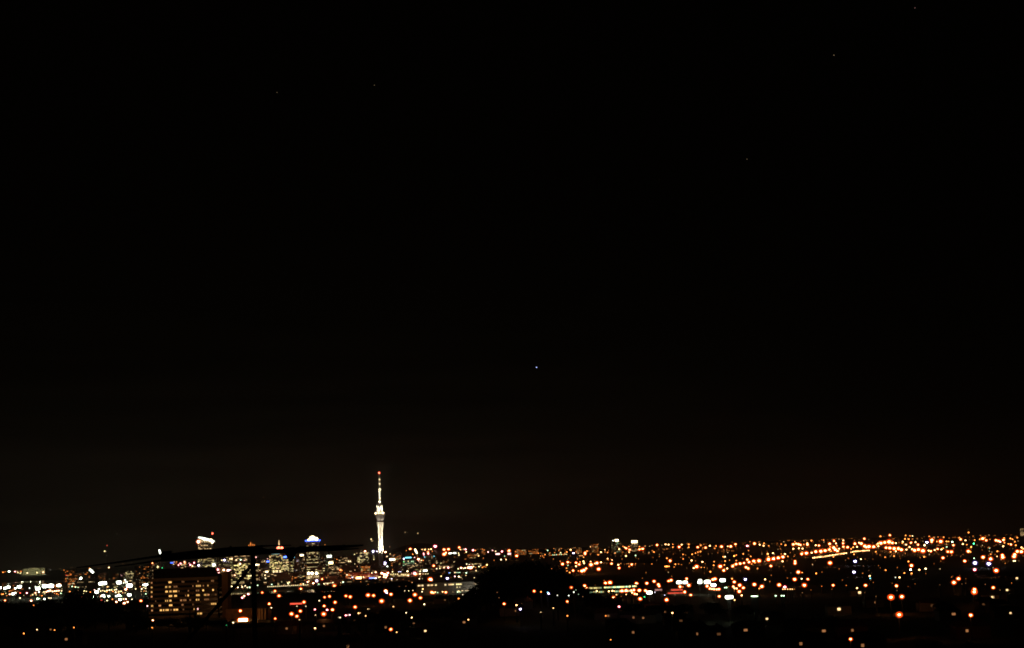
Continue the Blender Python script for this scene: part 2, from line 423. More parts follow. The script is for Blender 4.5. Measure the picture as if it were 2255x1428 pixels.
b = MB(); b.tube([(W * .48, 4, hz), (W * .48, 4, hz + 30)], .8); b.build('antenna_mast', DARK, o)
b = MB(); b.ball((W * .48, 4, hz + 31), 2.6); b.build('warning_light', glow('r', 12), o)

# spired tower with amber gables
t2 = next(q for q in BLD if q['x0'] == 545); o = t2['o']
LAB[:] = [r for r in LAB if r[0] is not o]
tag(o, 'brown tower topped by amber floodlit gables and a spire', 'tower', 'towers and blocks of the far city')
hz = t2['zt'] - t2['gz']; W = t2['W']
for xx, ww, h1 in ((-W * .32, 5, 9), (-W * .08, 6, 21), (W * .16, 4, 14), (W * .38, 5, 10)):
    b = MB(); b.quadbox([(xx - ww / 2, 1, hz), (xx + ww / 2, 1, hz), (xx + ww / 2, 8, hz), (xx - ww / 2, 8, hz), (xx - .4, 4, hz + h1), (xx + .4, 4, hz + h1), (xx + .4, 5, hz + h1), (xx - .4, 5, hz + h1)])
    b.build('gable', mat('buff_stone', (.42, .3, .16), .8), o)
    b = MB(); b.ball((xx, -1.5, hz + h1 * .35), (ww * .3, .8, h1 * .3), 6); b.build('gable_lamp', glow('o', 1.6), o)

# round-fronted tower with a red sign ring, mast and entrance columns, their lighting put in as emission
t3 = building(591, 627, 1219, 4950, 3, .75, 'e', 1.0, style='round', runs=3, wmax=95, label='rounded office tower with red crown lamps, lit spike and bright white columns', cat='tower')
o = t3['o']; hz = t3['zt'] - t3['gz']; W = t3['W']
b = MB(); b.lathe([(W * .36, 0), (W * .36, 7), (W * .22, 9), (W * .22, 13)], 18, (0, t3['dp'] / 2, hz)); b.build('crown_drum', CON, o)
for px in (612.8, 620.3):
    q_ = at(px, 1208.3, 4945); b = MB(); b.ball((q_.x - t3['X'], -4, q_.z - t3['gz']), (5.2, 2, 5.6)); b.build('red_crown_lamp', glow('r', 14), o)
    b = MB(); b.tube([(q_.x - t3['X'], 1, hz), (q_.x - t3['X'], -3, q_.z - t3['gz'])], .5); b.build('lamp_post', DARK, o)
b = MB(); b.tube([(6, 14, hz + 13), (6, 14, hz + 26), (6, 14, hz + 40)], [2.2, 2.2, .5]); b.build('lit_spike', glow('k', 1.6), o)
b = MB(); b.box(-16, 10, -1.2, -.6, hz - 4, hz - 2); b.build('strip_light', glow('c', .3), o)
for px in (596.5, 603, 610.5, 617.5):
    p = at(px, 1260, 4950); b = MB()
    ph = (1278 - 1258) * 4950 / F
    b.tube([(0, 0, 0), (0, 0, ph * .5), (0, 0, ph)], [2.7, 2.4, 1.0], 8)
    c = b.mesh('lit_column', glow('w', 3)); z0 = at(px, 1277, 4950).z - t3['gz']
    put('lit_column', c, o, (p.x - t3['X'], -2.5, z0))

# blue-crowned tower
t4 = building(674, 702, 1193, 5150, 1, .5, 'y', .7, rows=lambda j, n: j % 3 != 2, wmax=90, label='tall square tower with a bright white dome and blue-lit crown edge', cat='tower')
o = t4['o']; hz = t4['zt'] - t4['gz']; W = t4['W']
b = MB(); b.box(-W * .56, W * .56, -2, 22, hz + .2, hz + 4); b.build('crown_band', glow('b', 5), o)
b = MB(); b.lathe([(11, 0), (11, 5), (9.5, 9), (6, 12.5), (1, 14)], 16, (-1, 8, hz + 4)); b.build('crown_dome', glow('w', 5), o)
b = MB(); b.ball((14, -3, hz + 7), 5); b.build('crown_lamp', glow('w', 7), o)
b = MB(); b.ball((-11, -3, hz + 5), (5, 3, 3)); b.build('crown_lamp', glow('w', 6), o)

# waterfront ferry hall, floodlit
t5 = building(674, 703, 1268, 4690, 3, .5, 'w', 1.2, label='cream waterfront hall with three white floodlights along its eaves', cat='building', style='flat')
for px in (679.5, 687, 697):
    p = at(px, 1263, 4680); b = MB(); b.ball((0, 0, 0), 4.2); s = put('eaves_floodlight', b.mesh('eaves_floodlight', glow('w', 12)), t5['o'], (p.x - t5['X'], -8, p.z - t5['gz']))
b = MB(); W = t5['W']; hz = t5['zt'] - t5['gz']
b.box(-W / 2, W / 2, -9, -8.2, hz + 2.2, hz + 3.0); b.box(-.8, .8, -9, 0, hz + .5, hz + 2.2); b.build('light_gantry', DARK, t5['o'])

# ------------------------------------------------------------------ needle tower
TB = at(838, 1254, 5250); TX = at(834, 1042, 5250).x
TXb = TB.x
def tz(y): return at(838, y, 5250).z
tw = empty('needle_tower', (at(838.5, 1200, 5250).x, 5250, ground(TXb, 5250)))
tag(tw, 'very tall white floodlit needle tower with a disc-shaped deck and red tip light', 'tower')
tx, gz0 = tw.location.x, tw.location.z
k = 5250 / F
def prof(l): return [(r * k / 2, tz(y) - gz0) for r, y in l]
CONC = mat('white_concrete', (.74, .70, .62), .8, vary=.06, scale=.1)
b = MB(); b.lathe(prof([(12, 1262), (9.8, 1240), (9.4, 1190), (9.6, 1174), (11.4, 1163), (13.6, 1156), (14.6, 1150)]), 28); b.build('shaft', CONC, tw)
b = MB()
for kk in range(8):
    t = kk * math.pi / 4 + .2; b.tube([(17 * math.cos(t), 17 * math.sin(t), -3), (8.5 * math.cos(t), 8.5 * math.sin(t), 22)], [2.2, 1.4])
b.build('buttress', CONC, tw)
b = MB()
for y in range(1163, 1216, 3): b.box(-1.0, 1.0, -7.9 - (.9 if y < 1170 else 0), -6, tz(y + 1.2) - gz0, tz(y) - gz0)
b.build('lift_windows', mat('smoked_glass', (.05, .04, .035), .3), tw)
b = MB(); b.lathe(prof([(11, 1149.5), (13, 1146), (17, 1143.5), (19, 1140), (20, 1137.5), (26.5, 1135.6), (27, 1133.6), (24, 1132.4)]), 28); b.build('observation_deck', mat('grey_cladding', (.30, .27, .26), .6, vary=.1), tw)
b = MB(); b.lathe(prof([(13.5, 1132.5), (13, 1128), (11.5, 1120), (11, 1115.5), (14.5, 1114.6), (14.5, 1112.6), (8, 1112), (7, 1107), (9, 1106.4), (9, 1104.8), (5, 1104)]), 24); b.build('upper_drum', CONC, tw)
b = MB(); b.lathe(prof([(5, 1104), (4.2, 1095), (3.8, 1081), (5.6, 1080), (5.6, 1077.5), (3.8, 1076.5), (3.4, 1060), (3.0, 1046), (2.2, 1043)]), 12); b.build('mast', CONC, tw)
b = MB(); b.ball((0, 0, tz(1042) - gz0), (2.5, 2.5, 3)); b.build('tip_light', glow('r', 14), tw)
for y, s in ((1056.5, 2.2), (1066, 2.4), (1078.5, 3.8), (1098, 3.0)):
    b = MB(); b.ball((1.0, -3.2, tz(y) - gz0), s); b.build('mast_light', glow('w', 3), tw)
for xx in (-9, 8.2, -3, 3):
    b = MB(); b.ball((xx * k * .95, -15, tz(1130.6) - gz0), 2.9 if abs(xx) > 5 else 1.8); b.build('deck_light', glow('w', 8), tw)
def spot(name, parent, loc, target, energy, col, size=60, rad=2):
    l = bpy.data.lights.new(name, 'SPOT'); l.energy = energy; l.color = col; l.spot_size = R(size); l.spot_blend = .6; l.shadow_soft_size = rad
    q = bpy.data.objects.new(name, l); C.objects.link(q); q.parent = parent; q.location = loc
    q.rotation_euler = (Vector(target) - Vector(loc)).to_track_quat('-Z', 'Y').to_euler()
    return q
for xx, yy in ((-40, -70), (45, -70), (75, -10), (-75, -10)):
    spot('floodlight_beam', tw, (xx, yy, 46), (0, 0, 110), 9e5, (1, .88, .66), 55)
for t in range(6):
    a = t * math.pi / 3 + .5
    spot('deck_floodlight_beam', tw, (18 * math.cos(a), 18 * math.sin(a), tz(1130) - gz0), (0, 0, tz(1100) - gz0), 7e4, (1, .90, .70), 80, .5)
    spot('mast_floodlight_beam', tw, (10 * math.cos(a), 10 * math.sin(a), tz(1110.5) - gz0), (0, 0, tz(1066) - gz0), 2.6e5, (1, .90, .70), 55, .5)

# tower crane beside the needle tower
cr = empty('tower_crane', at(829, 1215, 5320)); tag(cr, 'lattice tower crane with a small amber jib light, left of the needle tower', 'crane')
cr.location.z = ground(cr.location.x, 5320); hz = at(829, 1196, 5320).z - cr.location.z
b = MB()
for sx_, sy_ in ((-1, -1), (1, -1), (1, 1), (-1, 1)): b.tube([(sx_, sy_, 0), (sx_, sy_, hz)], .35, 4)
z = 0; s_ = 1
while z < hz - 4: b.tube([(-s_, -1, z), (s_, -1, z + 4)], .22, 4); s_ = -s_; z += 4
b.build('crane_mast', mat('crane_paint', (.5, .32, .16), .5), cr)
b = MB(); b.tube([(4, 0, hz), (-17, 0, hz + 12)], .7, 4); b.tube([(2, 0, hz + 4), (-17, 0, hz + 12.8)], .35, 4)
for i in range(6): b.tube([(4 - i * 3.5, 0, hz + i * 2), (2 - i * 3.2, 0, hz + 4 + i * 1.5)], .25, 4)
b.build('jib', MATS['crane_paint'], cr)
b = MB(); b.box(4, 9, -1.4, 1.4, hz - 2, hz + 1); b.build('counterweight', CON, cr)
b = MB(); b.ball((-17, -1, hz + 13), 1.7); b.build('jib_light', glow('y', 4), cr)

# ------------------------------------------------------------------ illuminated signs on roofs and fronts
def host(x, y):
    best = None
    for q in BLD:
        if q['x0'] - 1.5 <= x <= q['x1'] + 1.5 and y > q['yt'] - 9:
            if y > q['yt'] + 1 and (best is None or q['Y'] < best['Y']): best = q
    if best: return best
    for q in BLD:
        if q['x0'] - 1.5 <= x <= q['x1'] + 1.5 and y > q['yt'] - 9:
            if best is None or q['Y'] < best['Y']: best = q
    return best
def sign(x, y, w_, h_, c, e, noun, ang=0, Yd=5000):
    q = host(x, y)
    Y = (q['Y'] - 3) if q else Yd
    p = at(x, y, Y); W, Hh = w_ * Y / F, h_ * Y / F
    base = max(q['zt'], 0) if (q and p.z > q['zt']) else (p.z - Hh / 2 - .5 if q else ground(p.x, Y))
    o = empty('illuminated_sign', (p.x, Y, base)); zz = p.z - base
    b = MB(); b.box(-W / 2, W / 2, -.6, -.1, -Hh / 2, Hh / 2); s1 = b.build('sign_panel', glow(c, e), o); s1.location = (0, 0, zz); s1.rotation_euler = (0, R(ang), 0)
    b = MB(); b.box(-W / 2 - .4, W / 2 + .4, .0, .8, -Hh / 2 - .4, Hh / 2 + .4); s2 = b.build('sign_box', DARK, o); s2.location = (0, 0, zz); s2.rotation_euler = (0, R(ang), 0)
    b = MB()
    for sx_ in (-.35, .35): b.tube([(W * sx_, .5, -.3), (W * sx_, .5, max(.3, zz - Hh * .2))], .4, 5)
    if q and p.z <= q['zt']:
        b.box(-W * .3, W * .3, .5, 3.2, zz - .5, zz + .5)
    b.build('sign_bracket', DARK, o)
    if w_ == 12 and h_ == 6.5:
        l = bpy.data.lights.new('sign_light', 'POINT'); l.energy = 2.5e5; l.color = (1, .12, .05); l.shadow_soft_size = 4
        ql = bpy.data.objects.new('sign_light', l); C.objects.link(ql); ql.parent = o; ql.location = (0, -120, zz)
    later(o, x, y, noun, 'sign', 'lit signs among the city blocks')
SIGNS = [(504, 1257, 9, 4.5, 'm', 7, 'pink lit sign'), (564, 1244.5, 6.5, 3.4, 'w', 9, 'short white lit sign'), (575.5, 1244.5, 12, 4, 'w', 9, 'long white lit sign'),
 (590, 1237, 5, 2.4, 'b', 8, 'blue lit sign'), (628, 1227, 7, 3, 'b', 9, 'blue lit sign'), (646, 1227, 6, 3.2, 'c', 4, 'cyan lit sign'), (664.5, 1223, 7.5, 3.5, 'w', 8, 'white lit sign'),
 (651, 1263, 8, 2.2, 'b', 9, 'blue lit sign'), (725, 1225.5, 10, 4.5, 'W', 7, 'white lit sign'), (728.5, 1240, 9.5, 5, 'y', 8, 'yellow lit sign'), (790, 1274, 12, 6.5, 'a', 9, 'large red-rimmed white sign'),
 (819, 1273.5, 11, 1.8, 'b', 10, 'blue lit strip'), (827, 1274, 4, 2, 'V', 5, 'pale lit sign'), (864, 1232.6, 12, 4, 'w', 8, 'long white lit sign'), (899, 1228.4, 14, 2.6, 'c', 2.6, 'long cyan lit sign'), (880.5, 1261, 8, 3.2, 'V', 8, 'violet white sign'),
 (991.5, 1219, 7, 2.6, 'W', 5, 'white lit sign'), (1001, 1218.4, 7, 2.6, 'W', 5, 'white lit sign'), (936.5, 1257, 9, 3, 'W', 6, 'white lit sign'), (1096, 1220.5, 9, 3, 'm', 4, 'pink lit sign'), (1121.5, 1220, 7, 4, 'm', 3, 'pink lit sign'),
 (968.5, 1262, 6, 2, 'b', 6, 'blue lit sign'), (986.5, 1262.5, 4.5, 2.6, 'b', 6, 'blue lit sign'), (378.5, 1239.8, 6, 2, 'b', 5, 'blue lit sign'), (1358, 1190.5, 8, 4.5, 'w', 8, 'white rooftop sign'), (1397, 1193.5, 12.5, 5, 'w', 9, 'wide white rooftop sign'),
 (587.5, 1259.5, 6, 3, 'w', 6, 'small white lit sign'), (541, 1307, 7, 1.8, 'b', 6, 'blue lit sign'), (522, 1307.5, 5, 1.6, 'b', 4, 'blue lit sign'), (1368.5, 1280.5, 14, 6, 'w', 9, 'wide white lit sign')]
for s_ in SIGNS: sign(*s_, Yd=1700 if s_[1] > 1279 else 5000)
for s_ in ((201.5, 1258, 11, 4, 'W', 8, 'slanting white flood panel', 42), (176.5, 1276.5, 11, 4, 'W', 8, 'slanting white flood panel', -55), (352, 1215.5, 9, 3, 'W', 7, 'slanting white flood panel', 74), (916, 1214.5, 11, 3.4, 'w', 7, 'slanting white sign', 66)):
    sign(*s_, Yd=5300)

# ------------------------------------------------------------------ lamps read off the photograph: origin x, y, scale; then x y size colour
LD = [
(0, 1230, 12.98, """0 840 8 W|140 855 8 W|232 828 9 W|440 860 7 W|555 812 10 W|1080 865 11 W|1285 795 13 W|1450 788 14 W|1680 775 10 W|85 400 5 o|155 390 3 o|260 375 7 W|430 380 6 m|500 375 3 y|515 410 4 y|595 370 4 o|585 428 4 y|780 418 5 w|895 340 3 y|1060 408 5 y|1235 398 6 w|967 543 2 d|1828 338 3 o|1725 290 2 d|1887 627 3 o
|768 818 3 g|865 812 4 g|843 850 4 W|940 812 3 g|1015 812 4 W|1115 962 5 W|1018 985 6 w|765 990 6 m|575 990 5 r|262 943 3 o|85 1023 5 o|50 1030 4 o|280 1028 6 w|370 1015 8 W|435 988 6 W|195 1068 3 o|165 1000 3 y|140 1205 6 a|570 1135 5 w|935 1038 4 y|880 1068 3 o|1035 1045 3 y|1130 1050 3 o|1200 1065 4 o|1280 1010 3 k|1560 1000 3 o|1620 1010 4 o|1670 1040 3 o|890 1210 7 w|1070 1155 7 g|1120 1150 5 g|1270 1165 7 W|1400 1135 4 w|1455 1135 4 w|965 1343 4 o|797 1348 2 d|1775 698 5 m|1800 762 4 w|1812 830 4 w|1760 930 4 w|1740 1000 4 g
|1260 960 4 w|1320 955 6 w|1375 938 7 w|1430 922 7 w|1500 945 5 w|1560 935 6 w|1620 930 6 w|1680 925 6 w"""),
(130, 1230, 12.98, """208 485 3 r|203 625 3 o|345 535 3 r|430 518 3 o|525 590 3 o|615 487 4 o|870 285 4 o|1425 265 6 y|1120 285 2 d|1178 272 2 d|1825 155 2 d|660 448 3 o|722 418 4 o|806 415 4 o|722 472 4 o|780 455 4 k|840 470 3 y|840 510 3 y|782 543 4 o|727 590 4 o|672 672 3 r|730 668 4 o|435 665 3 d|330 260 2 d|375 260 2 d|280 408 3 o|315 408 4 k|350 408 3 o|405 408 2 o|860 668 3 y|905 693 3 y|965 690 4 k|375 805 4 g|470 820 4 g|545 830 3 g|1195 722 11 W|1290 708 12 W|1385 815 4 a|1440 745 3 y|1490 742 4 y|1540 742 4 y|1590 742 4 y|1710 690 12 W|1790 585 5 y|1890 618 5 W|1847 705 4 W|1635 625 3 m|1140 878 6 W|1015 903 4 m|1075 962 9 W|720 930 4 y|785 938 4 y|692 1003 4 y|305 948 4 o|550 913 2 d|475 915 3 d|635 1118 4 r
|1190 935 4 y|1250 920 4 k|1310 940 4 y|1370 920 5 y|1370 960 4 o|1440 910 5 w|1500 905 4 y|1540 945 4 o|1590 905 4 y|1635 890 5 w|1620 970 5 w|1700 985 3 y|1700 945 4 k|1780 945 4 k|1820 985 3 y|890 965 4 o|1000 1095 7 g|1075 1108 6 g|1185 1078 6 w|1265 1065 8 W|1300 1105 5 W|1425 1082 7 W|1640 1078 7 W|1715 1055 8 W|1780 1080 4 g|1215 1195 4 r|1302 1238 4 m|1375 1208 5 y|1528 1168 4 o|1738 1180 8 W|1640 1245 7 w|1838 1162 4 w|1300 445 2 d|1230 500 2 d|1228 558 2 d|1700 560 3 d|1815 430 2 d|1848 480 3 m|1670 455 2 d"""),
(260, 1230, 9.52, """98 112 2 d|78 430 4 y|170 498 7 W|235 572 14 W|345 345 4 w|455 280 3 m|458 320 4 m|537 218 3 d|118 352 3 m|390 375 3 d|530 387 3 d|620 378 2 d|685 415 4 k|565 445 2 d|165 648 9 w|368 640 4 y|525 555 5 W|585 552 9 W|495 640 5 w|535 608 4 w|577 627 4 w|465 595 3 o|485 690 3 k|545 685 3 o|590 690 3 k|235 765 9 W|582 745 4 g|112 855 4 w|162 855 6 w|290 858 4 w|130 940 8 w|200 915 6 w|480 890 7 a|615 998 5 m|728 1300 6 w|717 100 5 a|710 185 3 d|658 135 3 m|830 170 4 y|830 192 4 y|925 200 3 v|1025 20 3 w|1172 75 3 m|1160 125 3 w|1222 78 3 o|1212 112 2 o|1265 140 5 m|1308 110 6 m|1338 140 3 y|1390 75 5 w|1398 100 5 o|345 1395 2 d|60 690 4 k|30 700 3 k|0 720 3 o|100 722 3 o|150 722 3 y"""),
(0, 1160, 5.33, """280 1255 5 o|435 1210 4 k|640 1215 4 o|595 1208 2 d|867 1185 4 o|778 1322 4 d|1580 1158 2 d"""),
(280, 1160, 5.33, """740 450 6 m|725 430 3 m|785 425 6 m|765 465 5 y|838 455 7 V|835 412 3 w|1018 450 8 W|1140 395 8 V|1110 395 4 y|1207 378 4 y|1228 378 5 w|1280 392 4 w|1332 390 5 g|1375 402 4 m|1355 430 8 w|1325 437 6 w|1453 428 8 V|1065 505 7 m|1075 543 5 m|1030 497 5 a|1133 510 7 w|1510 360 4 o|1532 690 4 g|1585 775 6 o|1193 820 4 o|1422 793 7 m|1375 815 6 w|1352 835 7 m|1328 990 8 a|1245 1128 5 w|1167 1158 2 v|295 1188 4 o|1300 715 5 w|1350 710 5 w|1385 697 4 w|1410 715 4 w|1437 713 5 g|1345 690 3 k|1180 712 4 o|1190 695 4 y|1205 705 5 y|1225 703 5 y|1245 700 4 w|1180 745 3 o|1265 505 3 k|1263 530 4 k|1263 572 5 w|1335 582 4 y|1430 580 4 y|1450 578 4 w"""),
(560, 1160, 5.33, """20 360 4 m|125 570 4 w|130 607 4 w|153 495 5 V|148 532 5 w|205 680 4 g|395 665 5 y|410 655 4 y|400 680 3 y|545 675 4 o|575 672 4 w|625 650 6 w|640 640 4 k|693 665 7 w|733 637 9 V|757 675 4 g|797 617 6 a|1150 597 4 V|1280 592 4 w|1088 568 4 w|1065 545 3 o|1010 510 5 o|1025 515 4 o|985 500 3 k|1380 547 5 y|1425 540 7 w|1415 545 5 w|1106 407 4 w|1127 407 4 w|970 385 3 o|1300 290 7 w|1175 327 3 y|830 213 3 o|830 240 3 o|1380 170 3 k|1590 238 2 o|1590 385 4 m|1393 293 8 V|1400 285 5 V|1438 292 5 V|1400 345 2 y|1403 365 2 y|1403 385 3 y|1535 425 8 V|1533 440 7 V|1560 467 5 W|1497 548 8 w|1525 562 10 w|1555 572 8 w|1568 545 8 w|1522 592 6 w|1545 597 6 w|1475 590 4 y|1460 595 4 y|1540 300 7 w|120 405 3 w|155 378 3 m|1545 675 5 a|1315 700 5 w|1312 715 3 w|1543 757 10 w|1555 780 6 V
|92 775 5 o|242 757 7 o|290 813 8 o|545 733 8 o|940 697 9 o|175 907 7 a|200 953 4 w|583 887 8 o|605 935 3 w|500 935 3 w|763 870 4 w|825 830 6 o|883 820 7 o|1075 815 7 o|1127 825 8 o|1335 805 9 o|1400 810 8 o|1495 875 10 o|948 890 8 o|820 932 7 a|712 973 6 m|855 978 7 m|918 977 8 a|815 1027 10 o|718 1040 3 k|540 992 8 o|437 1025 9 o|500 1053 8 o|530 1093 3 k|245 1080 6 o|1183 945 8 o|1073 1043 6 m|1097 1040 3 m|1120 1037 5 m|1007 1068 4 w|988 1065 2 w|1223 1018 5 a|1242 1015 3 a|1307 1048 4 a|1332 968 3 k|1350 968 2 k|713 1193 6 a|380 1197 3 d|417 1195 2 d|817 1167 2 d|1020 1397 3 d|1100 1408 2 d|1175 1107 2 d|1543 1183 2 d|820 672 4 w|840 665 3 w|860 670 4 w|878 663 3 y|900 661 3 w|922 658 4 w|1015 660 3 k|1042 653 5 g|755 677 3 g"""),
(840, 1160, 5.33, """278 68 2 k|427 80 3 k|95 237 2 m|45 300 6 w|100 320 3 y|65 350 4 w|340 262 7 a|330 264 5 a|290 282 3 o|478 270 4 a|510 270 6 a|555 268 5 a|582 265 6 a|597 293 3 o|495 315 5 m|497 330 5 m|545 300 6 o|550 318 6 m|505 360 4 c|618 350 3 c|630 232 10 m|735 270 8 a|787 266 8 a|735 325 9 a|755 308 7 a|905 312 4 w|910 335 4 y|912 245 7 a|927 270 5 a|960 268 3 w|987 268 7 m|995 297 5 y|1075 278 7 m|1102 280 4 o|1130 265 2 d|1165 265 2 o|1185 265 3 o|1205 275 3 o|1140 343 5 a|1130 322 3 k|1252 298 5 m|1303 280 4 m|1340 290 4 w|1415 293 7 m|1497 283 8 a|1455 262 2 d|1445 348 3 g|1405 388 5 w|1463 388 4 k|1587 345 8 a|1575 295 3 o|1270 250 2 d|1325 250 2 d|367 325 4 o|387 362 4 m|433 383 8 w|468 397 4 k|490 398 3 o|262 378 6 V|262 415 3 v|315 408 3 y|355 410 3 g|373 408 3 g|400 435 3 k|437 405 3 m|185 405 2 o|220 370 2 k|850 415 3 k|613 460 7 a|648 495 4 w|685 490 4 y|735 482 5 w|785 482 7 m|650 428 3 w|698 430 3 y
|902 495 4 y|935 485 7 w|965 492 4 w|985 485 5 w|1020 482 8 w|1048 482 11 w|1000 440 4 w|1030 447 3 W|1073 447 3 w|1080 470 4 w|1105 480 3 o|1110 517 4 k|1145 470 4 y|1165 455 3 w|1185 480 4 o|1205 470 3 o|1237 450 6 a|1225 475 3 o|455 525 4 w|452 555 5 w|520 555 3 y|545 555 3 y|390 550 9 m|400 560 7 a|305 525 6 w|315 575 5 w|130 530 4 y|110 560 3 y|140 555 3 y|165 560 3 y|190 558 3 y|235 560 3 y|260 565 3 y|285 562 3 y|570 618 10 a|583 625 8 w|773 608 9 V|700 583 4 k|803 543 3 g|862 540 4 k|885 540 3 g|905 540 3 g|920 540 3 g|995 543 5 g|862 585 5 m|908 588 6 w|932 598 3 y|990 573 3 k|120 612 4 V|120 630 3 k|183 625 2 w|445 612 4 w|480 612 2 w|52 675 4 w|363 660 4 a|287 700 2 d|210 703 2 d
|485 733 5 a|477 765 4 w|273 755 3 w|320 755 3 y|370 750 3 k|112 795 8 a|393 800 9 o|457 838 8 o|335 868 9 o|590 772 8 a|610 778 7 o|632 770 4 y|660 775 3 g|718 765 5 a|755 772 7 a|838 768 2 k|893 768 4 g|922 768 3 g|905 845 5 o|953 800 3 w|1070 740 4 w|1120 637 4 r|1090 602 3 k|503 912 5 w|140 940 4 a|290 1012 4 w|355 1068 5 k|387 1065 2 d|110 1207 8 o|178 1240 4 a|50 1183 2 d|380 1140 2 d|515 1225 6 h|465 1225 2 d|1020 1093 5 a|970 1123 4 d|745 862 2 d|1275 585 4 k|1358 773 2 d|1380 835 2 d|1440 907 7 a|1575 985 2 d"""),
(1120, 1160, 5.33, """458 280 4 g|350 315 3 k|375 345 3 k|427 330 4 o|400 345 3 y|413 362 3 o|590 282 3 o|540 305 3 o|483 310 3 o|610 308 4 y|683 298 5 o|728 272 6 a|762 312 7 V|660 310 3 o|790 298 3 o|920 288 5 o|898 308 7 a|898 322 7 a|835 343 3 w|850 343 3 k|865 343 3 w|880 360 4 y|963 238 5 a|1000 240 3 o|1030 240 4 o|1055 245 3 o|1083 302 6 a|1048 330 4 o|1060 332 3 y|1130 272 4 a|1130 300 3 y|1160 305 4 y|1226 165 5 W|1230 240 3 y|1298 265 6 a|1345 233 4 y|1380 255 7 a|1365 245 5 a|1412 235 4 o|1420 272 7 a|1415 300 5 a|1535 235 4 o|1537 268 7 w|1573 262 8 w|1377 345 6 w|1320 345 3 d|1250 310 4 y|1252 345 3 d|1490 340 4 g|1220 200 2 y|1330 208 2 d|1175 240 2 d|500 335 3 y|520 334 3 g|540 332 3 y|560 331 3 g|580 330 3 y|600 328 3 y|620 328 3 g|640 327 3 y|660 326 3 y|680 325 3 y|606 405 3 y|633 440 8 a|695 418 7 a|727 425 3 o|808 380 3 y|793 425 7 a|840 415 4 o|828 445 7 a|790 465 6 a|878 408 6 a|885 430 6 a|963 410 5 a|967 448 10 a|1012 435 4 y|1037 428 9 w|1085 420 6 a|697 455 3 g|680 490 4 o|685 523 4 o|717 540 5 y|758 517 7 a|818 520 4 o|860 523 9 w|885 512 9 w|910 492 7 a|1057 500 9 a|1162 377 5 a|1213 392 4 a|1208 435 7 a|1288 450 6 a|1297 487 7 a|1320 430 3 d|1415 468 4 o|1445 445 7 a|1490 435 3 o|1130 425 3 d
|892 695 8 a|912 720 7 w|735 713 7 o|1137 663 8 a|1190 658 10 a|1498 668 8 a|1177 760 6 w|1218 755 6 w|1240 757 4 w|1330 755 9 w|1380 752 9 w|1440 750 7 w|1470 745 8 w|1530 750 8 a|1450 775 6 w|1480 790 7 w|1505 795 6 w|1035 757 6 a|1265 800 4 w|1380 797 4 w|1230 837 9 a|1545 850 8 a|1590 825 3 v|1140 840 3 d|1297 940 7 m|765 770 4 W|790 745 2 g|820 795 2 g|705 810 4 W|572 807 3 W|300 758 7 o|380 765 5 o|470 787 7 V|455 770 3 c|690 880 7 o|690 1048 5 o|525 957 4 w|378 1005 3 k|92 922 6 a|145 913 3 d|138 970 8 V|85 990 2 d|1140 1048 4 k|1170 1048 2 d|1295 1168 4 d|1462 1242 2 d|1198 1330 4 y|1465 1068 2 d|1580 1072 3 d|128 460 3 w|870 822 5 d"""),
